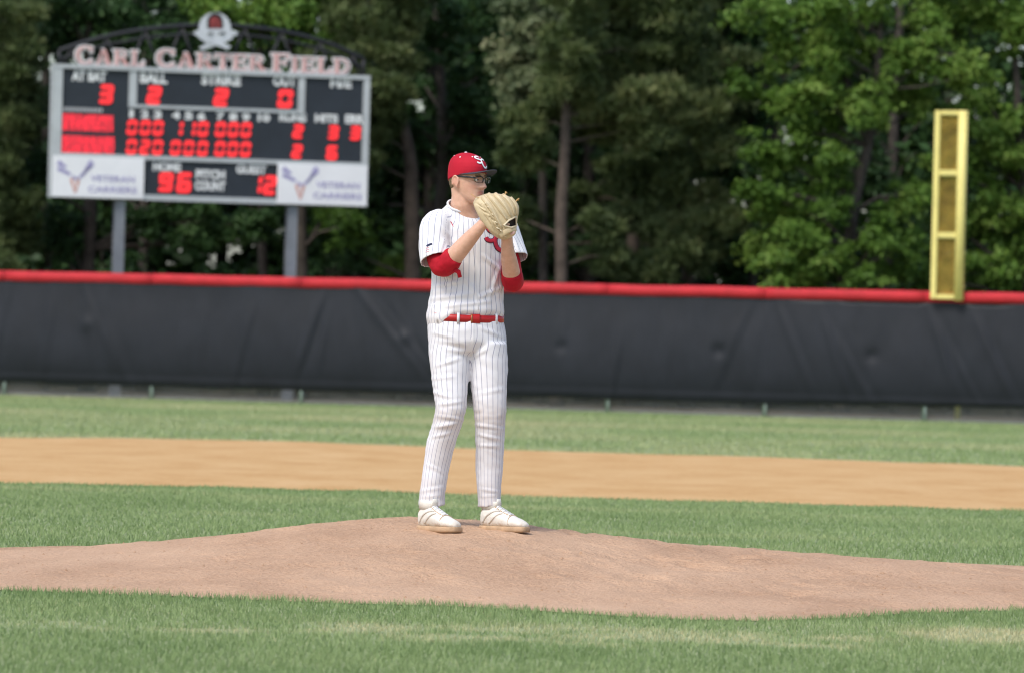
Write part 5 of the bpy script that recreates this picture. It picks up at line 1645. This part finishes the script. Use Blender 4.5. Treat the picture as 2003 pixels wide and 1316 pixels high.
folds_p = [
    (B(900, 700, -.1), B(850, 715, -.12), .010, .009), (B(915, 690, -.1), B(868, 680, -.14), .011, .009), (B(920, 700, -.08), B(955, 680, -.06), .010, .008), (B(842, 740, -.1), B(890, 735, -.14), .010, .007), (B(846, 765, -.1), B(880, 775, -.15), .010, .009),
    (B(855, 790, -.15), B(905, 785, -.15), .009, .009), (B(852, 812, -.15), B(905, 820, -.15), .009, .010), (B(846, 836, -.12), B(896, 826, -.13), .009, .009), (B(840, 855, -.1), B(885, 845, -.12), .008, .006), (B(930, 830, -.05), B(985, 838, -.05), .009, .009), (B(932, 848, -.05), B(985, 860, -.05), .009, .008), (B(935, 870, -.04), B(975, 872, -.04), .008, .006),
    (B(940, 640, -.1), B(985, 660, -.06), .010, .007), (B(845, 650, -.1), B(890, 660, -.14), .010, .007), (B(930, 770, -.06), B(985, 760, -.06), .010, .005), (B(822, 960, -.08), B(868, 952, -.08), .007, .006), (B(824, 972, -.08), B(866, 968, -.08), .006, .005), (B(936, 955, -.03), B(978, 962, -.03), .007, .006), (B(936, 971, -.03), B(976, 968, -.03), .006, .005), (B(832, 905, -.08), B(870, 925, -.08), .008, .004), (B(926, 680, -.12), B(924, 632, -.13), .006, .005)]
def pf(p):
    d = .0040 * noise.noise(Vector((p.x * 12, p.y * 12, p.z * 7))) + .0024 * noise.noise(Vector((p.x * 20, p.y * 20, p.z * 30 + p.x * 12)))
    kz = B(880, 815).z
    d += .004 * math.exp(-((p.z - kz) / .08) ** 2) * noise.noise(Vector((p.x * 18, p.y * 18, p.z * 45)))
    for a, b_, w, h in folds_p:
        q, t = seg_d2(p, a, b_)
        if q < 4 * w:
            e = math.sin(math.pi * (0.1 + .8 * t))
            d += .55 * h * e * (math.exp(-(q / w) ** 2) - .45 * math.exp(-((q - 1.7 * w) / w) ** 2))
    return d
fold_disp(me, pf)
fp_, sp_ = fr_axes(PV)
def leg_u(p, i):
    pts, rr_ = axes[i]
    z = np.array([q.z for q in pts])[::-1]; x = np.array([q.x for q in pts])[::-1]; y = np.array([q.y for q in pts])[::-1]
    cx = np.interp(p[:, 2], z, x); cy = np.interp(p[:, 2], z, y)
    qx, qy = p[:, 0] - cx, p[:, 1] - cy
    return np.arctan2(qx * sp_.x + qy * sp_.y, qx * fp_.x + qy * fp_.y) * .088
zc0 = B(920, 715).z
def pelv_u(p):
    c = B(913, 650, .03)
    qx, qy = p[:, 0] - c.x, p[:, 1] - c.y
    return np.arctan2((qx * sp_.x + qy * sp_.y) / .19, (qx * fp_.x + qy * fp_.y) / .14) * .172
def pants_stripe(p, fcen):
    out = np.zeros(len(p))
    split = np.interp(fcen[:, 2], [B(920, 1000).z, B(920, 700).z, B(922, 610).z], [B(905, 1000).x, B(919, 700).x, B(922, 610).x])
    for i in (0, 1):
        u = unwrap(leg_u(p, i), leg_u(fcen, i), .088) + (-.088 if i == 0 else .088)
        w_ = np.clip((p[:, 2] - zc0) / .16, 0, 1); w_ = w_ * w_ * (3 - 2 * w_)
        u = u * (1 - w_) + pelv_u(p) * w_
        sel = (fcen[:, 0] < split) if i == 0 else (fcen[:, 0] >= split)
        out = np.where(sel, u, out)
    return out
corner_attr(me, 'stripe', pants_stripe)
co = get_co(me)
kn = np.exp(-((co[:, 2] - B(880, 812).z) / .06) ** 2) * .55 + np.clip((B(860, 930).z - co[:, 2]) / .14, 0, 1) * .6
a_ = me.attributes.new('dirt', 'FLOAT', 'POINT'); a_.data.foreach_set('value', kn.astype(np.float32))
pbm = bmesh.new(); pbm.from_mesh(me); pants_bvh = BVHTree.FromBMesh(pbm); pbm.free()
me = solidify(me, 0.003)
pants = link('pants', me, M_pants, person, True)
# belt: a band round the waist with loops and buckle
def waist_pt(a, z_off, grow):
    y = 619
    c = B(911, y, .03)
    hw_ = 71.5 / PXM
    A_ = hw_ / math.sqrt(math.cos(PV) ** 2 + (.74 * math.sin(PV)) ** 2)
    cs, sn_ = math.cos(a), math.sin(a)
    cs = math.copysign(abs(cs) ** .9, cs); sn_ = math.copysign(abs(sn_) ** .9, sn_)
    return c + fp_ * ((A_ * .74 + grow) * cs) + sp_ * ((A_ + grow) * sn_) + Vector((0, 0, z_off - .010 * cs))
def band_mesh(a0, a1, z0, z1, g0, g1, n, name, mat, parent):
    vv, ff = [], []
    for i in range(n + 1):
        a = a0 + (a1 - a0) * i / n
        vv += [waist_pt(a, z0, g0), waist_pt(a, z0, g1), waist_pt(a, z1, g1), waist_pt(a, z1, g0)]
    for i in range(n):
        for j in range(4):
            ff.append((i * 4 + j, i * 4 + (j + 1) % 4, (i + 1) * 4 + (j + 1) % 4, (i + 1) * 4 + j))
    ff += [(0, 3, 2, 1), tuple(n * 4 + k for k in (0, 1, 2, 3))]
    m_ = MB(); m_.add(vv, ff)
    return m_.build(name, mat, parent, True)
belt = band_mesh(0, 2 * math.pi * .999, -.020, .016, .000, .0060, 90, 'belt', M_belt, person)
def waist_angle(px):
    best = min(((abs((q := waist_pt(math.radians(d), 0, 0)).x / q.y * FPX + W0 / 2 - px), d) for d in range(-100, 101) if waist_pt(math.radians(d), 0, 0).y < PY + .05), default=(0, 0))
    return math.radians(best[1])
for px in (890, 962, 851):
    a = waist_angle(px + 6)
    band_mesh(a - .035, a + .035, -.028, .025, .003, .010, 4, 'belt_loop', M_seam, pants)
a = waist_angle(928)
band_mesh(a - .10, a + .10, -.0235, .0215, .004, .0105, 8, 'buckle', M_belt, belt)
a = waist_angle(921)
band_mesh(a - .02, a + .02, -.0225, .0205, .006, .012, 3, 'buckle_bar', M_brass, belt)

# ---- shoes
M_grey = simple('grey_shoe_trim', (0.56, 0.52, 0.46), 0.5, var=0.15)
def shoe(hx, hy, hd, head, toe_len):
    """heel pixel, depth, heading"""
    f_, s_ = fr_axes(head)
    heel = B(hx, hy, hd)
    zg = min(mz((heel + f_ * t).x, (heel + f_ * t).y) for t in (0, .1, .2, .28))
    zg = (mz(heel.x, heel.y) + mz((heel + f_ * .25).x, (heel + f_ * .25).y)) / 2
    heel = Vector((heel.x, heel.y, zg - .001))
    up_ = Vector((0, 0, 1))
    # (t, half width, bottom, top)
    prof = [(0.000, .022, .020, .095), (.010, .034, .014, .122), (.035, .042, .013, .134), (.07, .043, .013, .134), (.10, .043, .014, .122), (.135, .046, .015, .106), (.175, .051, .015, .088), (.212, .053, .015, .072), (.25, .047, .016, .060), (.273, .036, .018, .050), (.286, .019, .021, .040)]
    up = MB()
    R_ = []
    for t, w, b0, t0 in prof:
        c = heel + f_ * (t * toe_len / .284)
        ring_ = []
        for k in range(24):
            a = 2 * math.pi * k / 24
            ca, sa = math.cos(a), math.sin(a)
            x = w * math.copysign(abs(ca) ** .75, ca) * (1 - .42 * max(0, sa) ** 1.4)
            z = (b0 + t0) / 2 + (t0 - b0) / 2 * math.copysign(abs(sa) ** .8, sa)
            ring_.append(c + s_ * x + up_ * z)
        R_.append(ring_)
    up.rings(R_)
    me = remeshed(up, .0045, 3, .5)
    fold_disp(me, lambda p: .0016 * noise.noise(p * 34))
    dz_ = np.clip(1.15 - (get_co(me)[:, 2] - heel.z) / .055, 0, 1)
    a_ = me.attributes.new('dirt', 'FLOAT', 'POINT'); a_.data.foreach_set('value', dz_.astype(np.float32))
    sh_o = link('shoe', me, M_shoe, person, True)
    so = MB(); R_ = []
    for z0, g_ in ((-.006, .002), (.004, .005), (.016, .004), (.022, .000)):
        ring_ = []
        for (side) in (1, -1):
            P2 = prof if side == 1 else prof[::-1]
            for t, w, b0, t0 in P2:
                c = heel + f_ * ((t * toe_len / .284) + (.004 if t > .27 else (-.004 if t < .01 else 0)))
                ring_.append(c + s_ * (side * (w + g_)) + up_ * (z0 + .004 * max(0, (t - .2) / .084)))
        R_.append(ring_)
    so.rings(R_)
    so.build('sole', M_sole, sh_o, True)
    for i in range(5):
        t = .105 + .020 * i
        top = float(np.interp(t, [q[0] for q in prof], [q[3] for q in prof])); w = float(np.interp(t, [q[0] for q in prof], [q[1] for q in prof]))
        c = heel + f_ * (t * toe_len / .284)
        m_ = MB(); m_.tube([c + s_ * (-w * .62) + up_ * (top - .014), c + s_ * (-w * .3) + up_ * (top - .001), c + up_ * (top + .003), c + s_ * (w * .3) + up_ * (top - .001), c + s_ * (w * .62) + up_ * (top - .014)], .0034, 6)
        m_.build('lace', M_whitethread, sh_o, True)
    m_ = MB(); c = heel + f_ * .045
    m_.tube([c + up_ * .105 + f_ * .000, c + up_ * .138 + f_ * .004, c + up_ * .150 + f_ * .006], [(.040, .052), (.038, .050), (.035, .046)], 20, up=s_); m_.build('collar', M_shoe, sh_o, True)
    # tongue
    m_ = MB(); m_.tube([c + f_ * .052 + up_ * .115, c + f_ * .056 + up_ * .140, c + f_ * .056 + up_ * .158], [(.018, .005), (.020, .005), (.015, .004)], 10, up=s_); m_.build('tongue', M_shoe, sh_o, True)
    # toe cap seam, side panels, eyelet stay
    def at(t, a):
        w, b0, t0 = (float(np.interp(t, [q[0] for q in prof], [q[k] for q in prof])) for k in (1, 2, 3))
        ca, sa = math.cos(a), math.sin(a)
        x = w * math.copysign(abs(ca) ** .75, ca) * (1 - .42 * max(0, sa) ** 1.4)
        return heel + f_ * (t * toe_len / .284) + s_ * x + up_ * ((b0 + t0) / 2 + (t0 - b0) / 2 * math.copysign(abs(sa) ** .8, sa) + .0005)
    def line(pts, r, mat, nm):
        m_ = MB(); m_.tube(smooth_path([at(t, math.radians(a)) for t, a in pts], 4), r, 6); m_.build(nm, mat, sh_o, True)
    for sd in (0, 1):
        m = (lambda a: 180 - a) if sd else (lambda a: a)
        line([(.205, m(-20)), (.200, m(20)), (.195, m(60)), (.193, m(90))], .0022, M_sole, 'toe_seam')
        line([(.195, m(60)), (.15, m(52)), (.11, m(54)), (.08, m(58))], .0024, M_sole, 'eyelet_stay')
        line([(.03, m(-30)), (.06, m(0)), (.10, m(25)), (.13, m(44))], .0050, M_grey, 'side_stripe')
        line([(.07, m(-35)), (.10, m(-5)), (.13, m(20)), (.15, m(40))], .0050, M_grey, 'side_stripe')
        line([(.012, m(20)), (.03, m(35)), (.05, m(30)), (.06, m(55))], .0020, M_sole, 'heel_seam')
shoe(824, 1030, -.02, math.radians(42), .275)
shoe(944, 1028, .06, math.radians(52), .28)

# ================================================================ GLOVE
GD = -.30
glove = empty('baseball_glove', B(970, 470, GD))
tag(glove, 'blond leather baseball glove raised in front of the pitcher\'s chin', 'glove')
out_px = [(925, 397), (929, 389), (938, 383.5), (954, 379), (968, 379), (984, 381), (998, 386), (1009, 394), (1015, 404), (1015, 416), (1012, 432), (1010.5, 448), (1008, 458), (1001, 464.5), (990, 469.5), (980, 469), (966, 462), (953, 448), (941, 429), (931, 413)]
op = smooth_path([Vector((a, b_, 0)) for a, b_ in out_px + [out_px[0]]], 5)[:-1]
poly = np.array([(p.x, p.y) for p in op])
gc = np.array([972.0, 421.0])
def gl_surface(front, rngs=26, fcn=None):
    """dome from the outline: rings shrink to the centre while bulging"""
    R_ = []
    for i in range(rngs + 1):
        t = i / rngs
        k = 1 - t
        ring_ = []
        for (x, y) in poly:
            px, py = gc[0] + (x - gc[0]) * k, gc[1] + (y - gc[1]) * k
            h_ = math.sqrt(max(0, 1 - k ** 2.3))
            ring_.append((px, py, h_))
        R_.append(ring_)
    return R_
fingers = [  # ridge centre-lines in photo pixels, tip first
    ([(944, 386), (957, 402), (970, 424), (982, 447)], .0155), ([(955, 381), (969, 397), (982, 415), (992, 431)], .0155), ([(968, 380.5), (981, 394), (991, 408), (999, 424)], .0150), ([(983, 382.5), (994, 393), (1002, 406), (1007, 422)], .0145), ([(998, 388), (1006, 398), (1010.5, 409), (1011.5, 422)], .0125)]
def dome_h(px, py):
    """bulge 0..1 inside outline"""
    v = np.array([px, py]) - gc
    a = math.atan2(v[1], v[0])
    ang = np.arctan2(poly[:, 1] - gc[1], poly[:, 0] - gc[0]); rad = np.hypot(poly[:, 0] - gc[0], poly[:, 1] - gc[1])
    o2 = np.argsort(ang)
    rr2 = np.interp(a, np.concatenate([ang[o2] - 2 * math.pi, ang[o2], ang[o2] + 2 * math.pi]), np.tile(rad[o2], 3))
    k = min(1, math.hypot(*v) / rr2)
    return math.sqrt(max(0, 1 - k ** 2.3))
TF, TB = .062, .070
def gpos(px, py, extra=0.0, front=True):
    h_ = dome_h(px, py)
    return B(px, py, GD + .03 - (TF * h_ + extra) if front else GD + .03 + TB * h_ + extra)
shell = MB()
R_ = gl_surface(True)
fr_r = [[B(x, y, GD + .03 - TF * h_) for x, y, h_ in r_] for r_ in R_[:-1]]
bk_r = [[B(x, y, GD + .03 + TB * h_) for x, y, h_ in r_] for r_ in R_[:-1]]
shell.rings(bk_r[::-1] + fr_r[1:])
me = remeshed(shell, .0038, 3, .5)
# window hole pressed in, creases on the heel pad
win = np.array([(985.5, 442), (995, 432), (1009, 424.5), (1010.5, 442), (1000, 446)])
def in_win(px, py, grow=0.0):
    c = win.mean(0); ins = True; n = len(win)
    dmin = 1e9
    for i in range(n):
        a, b_ = win[i], win[(i + 1) % n]
        e = b_ - a; nn = np.array([-e[1], e[0]]) / np.linalg.norm(e)
        if np.dot(c - a, nn) < 0: nn = -nn
        dmin = min(dmin, np.dot(np.array([px, py]) - a, nn))
    return dmin + grow
def proj(p):
    d = p - Vector((0, 0, CAM_H))
    x, y, w_ = d.dot(_cx), d.dot(_cy), d.dot(_fw)
    return W0 / 2 + x / w_ * FPX, H0 / 2 - y / w_ * FPX
creases = [((934, 400), (948, 410), .0040), ((936, 408), (957, 420), .0045), ((943, 400), (955, 416), .0035), ((950, 402), (968, 424), .0060), ((958, 425), (975, 440), .0050), ((946, 424), (960, 440), .0035), ((962, 430), (972, 456), .0045), ((955, 436), (966, 455), .003), ((972, 440), (985, 462), .0040), ((990, 450), (1005, 455), .003)]
co = get_co(me).astype(float); no = get_no(me)
new = co.copy()
for i in range(len(co)):
    p = Vector(co[i])
    front = p.y < PY + GD + .03
    d = .0012 * noise.noise(p * 60)
    if front:
        x, y = proj(p)
        for (a, b_, dep) in creases:
            q, t = seg_d(Vector((x, y, 0)), Vector((a[0], a[1], 0)), Vector((b_[0], b_[1], 0)))
            d -= dep * math.exp(-(q / 1.6) ** 2) * math.sin(math.pi * (.15 + .7 * t))
            d += .4 * dep * math.exp(-((q - 3.2) / 2) ** 2)
        wv = in_win(x, y)
        if wv > -0.5:
            new[i, 1] += .030 * min(1, (wv + .5) / 1.5)
            continue
    new[i] = co[i] + no[i] * d
set_co(me, new)
link('shell', me, M_glove, glove, True)
for pts, r_ in fingers:
    path = smooth_path([Vector((a, b_, 0)) for a, b_ in pts], 6)
    n = len(path)
    P3 = [gpos(p.x, p.y, .000) for p in path]
    rr_ = [r_ * (0.55 + .45 * math.sin(math.pi * min(1, .12 + .9 * (i / (n - 1)))) ** .5) * (1 - .42 * (i / (n - 1)) ** 1.6) for i in range(n)]
    m_ = MB(); m_.tube(P3, [(q * .72, q * 1.0) for q in rr_], 16, up=(0, -1, 0))
    fo = m_.build('finger_stall', M_glove, glove, True)
    # welt seam down the middle of each stall
    w3 = [gpos(p.x, p.y, .000 + rr_[i] * .70) for i, p in enumerate(path)]
    m_ = MB(); m_.tube(w3[1:-1], .0021, 6); m_.build('welt', M_welt, fo, True)
# thumb stall along the lower left edge
path = smooth_path([Vector((a, b_, 0)) for a, b_ in ((931, 398), (940, 412), (951, 430), (963, 446), (977, 460))], 6)
rr_ = [.012 + .012 * math.sin(math.pi * (i / (len(path) - 1)) ** .8) for i in range(len(path))]
m_ = MB(); m_.tube([gpos(p.x, p.y, -.010) for p in path], [(q * .6, q) for q in rr_], 16, up=(0, -1, 0)); m_.build('thumb_stall', M_glove, glove, True)
# welting round the outline top and window binding
m_ = MB(); m_.tube([gpos(a, b_, .004) for a, b_ in [tuple(q) for q in win] + [tuple(win[0])]], .0048, 8, cap=False); m_.build('window_binding', M_welt, glove, True)
vv = [gpos(a, b_, -.020) for a, b_ in [tuple(q) for q in win]]
m_ = MB(); m_.add(vv + [v + Vector((0, .004, 0)) for v in vv], [(0, 1, 2, 3, 4)] + [(i, i + 5, (i + 1) % 5 + 5, (i + 1) % 5) for i in range(5)]); m_.build('window_shade_panel', M_hole_shade, glove)  # near-black sheet paints the shade inside the window opening
# skin of the hand seen through the window
m_ = MB(); m_.ell(gpos(993, 440, -.013), Vector((.011, 0, .004)), Vector((0, .004, 0)), Vector((-.003, 0, .007)), 12, 8); m_.build('knuckle', M_skin, person, True)
# wrist strap with patch
m_ = MB(); sp2 = [gpos(a, b_, .004) for a, b_ in ((978, 462), (987, 455.5), (998, 450), (1009, 447))]
m_.tube(smooth_path(sp2, 4), [(.004, .014)] * 13, 12, up=(0, -1, 0)); st_o = m_.build('wrist_strap', M_glove, glove, True)
M_patch = simple('pinkish_patch', (0.60, 0.38, 0.33), 0.6, var=0.12)
m_ = MB(); m_.ell(gpos(1002, 456, .006), Vector((.013, 0, .006)), Vector((0, .003, 0)), Vector((-.004, 0, .009)), 14, 8); m_.build('patch', M_patch, st_o, True)
# lacing along the heel and loose lace ends
for a, b_ in (((968, 434), (974, 438)), ((971, 446), (978, 449)), ((978, 450), (983, 455)), ((953, 404), (958, 408)), ((962, 418), (966, 423)), ((948, 396), (952, 400)), ((984, 460), (990, 464))):
    m_ = MB(); m_.tube(smooth_path([gpos(*a, -.001), gpos((a[0] + b_[0]) / 2, (a[1] + b_[1]) / 2, .007), gpos(*b_, -.001)], 3), .0036, 6); m_.build('lace', M_welt, glove, True)
for L, r_ in (([(985, 388, .004), (988, 382, .008), (989, 376, .006), (992, 379, .004)], .0030), ([(1008, 397, .004), (1011, 392, .008), (1015, 389, .006), (1013, 393, .003)], .0030), ([(938, 388, .004), (929, 385, .010), (921, 380, .006)], .0016), ([(986, 386, .004), (985, 380, .01)], .0022)):
    P3 = []
    for a, b_, e in L:
        P3.append(B(a, b_, GD + .03 - .02 - e))
    m_ = MB(); m_.tube(smooth_path(P3, 4), r_, 6); m_.build('lace_end', M_lace, glove, True)
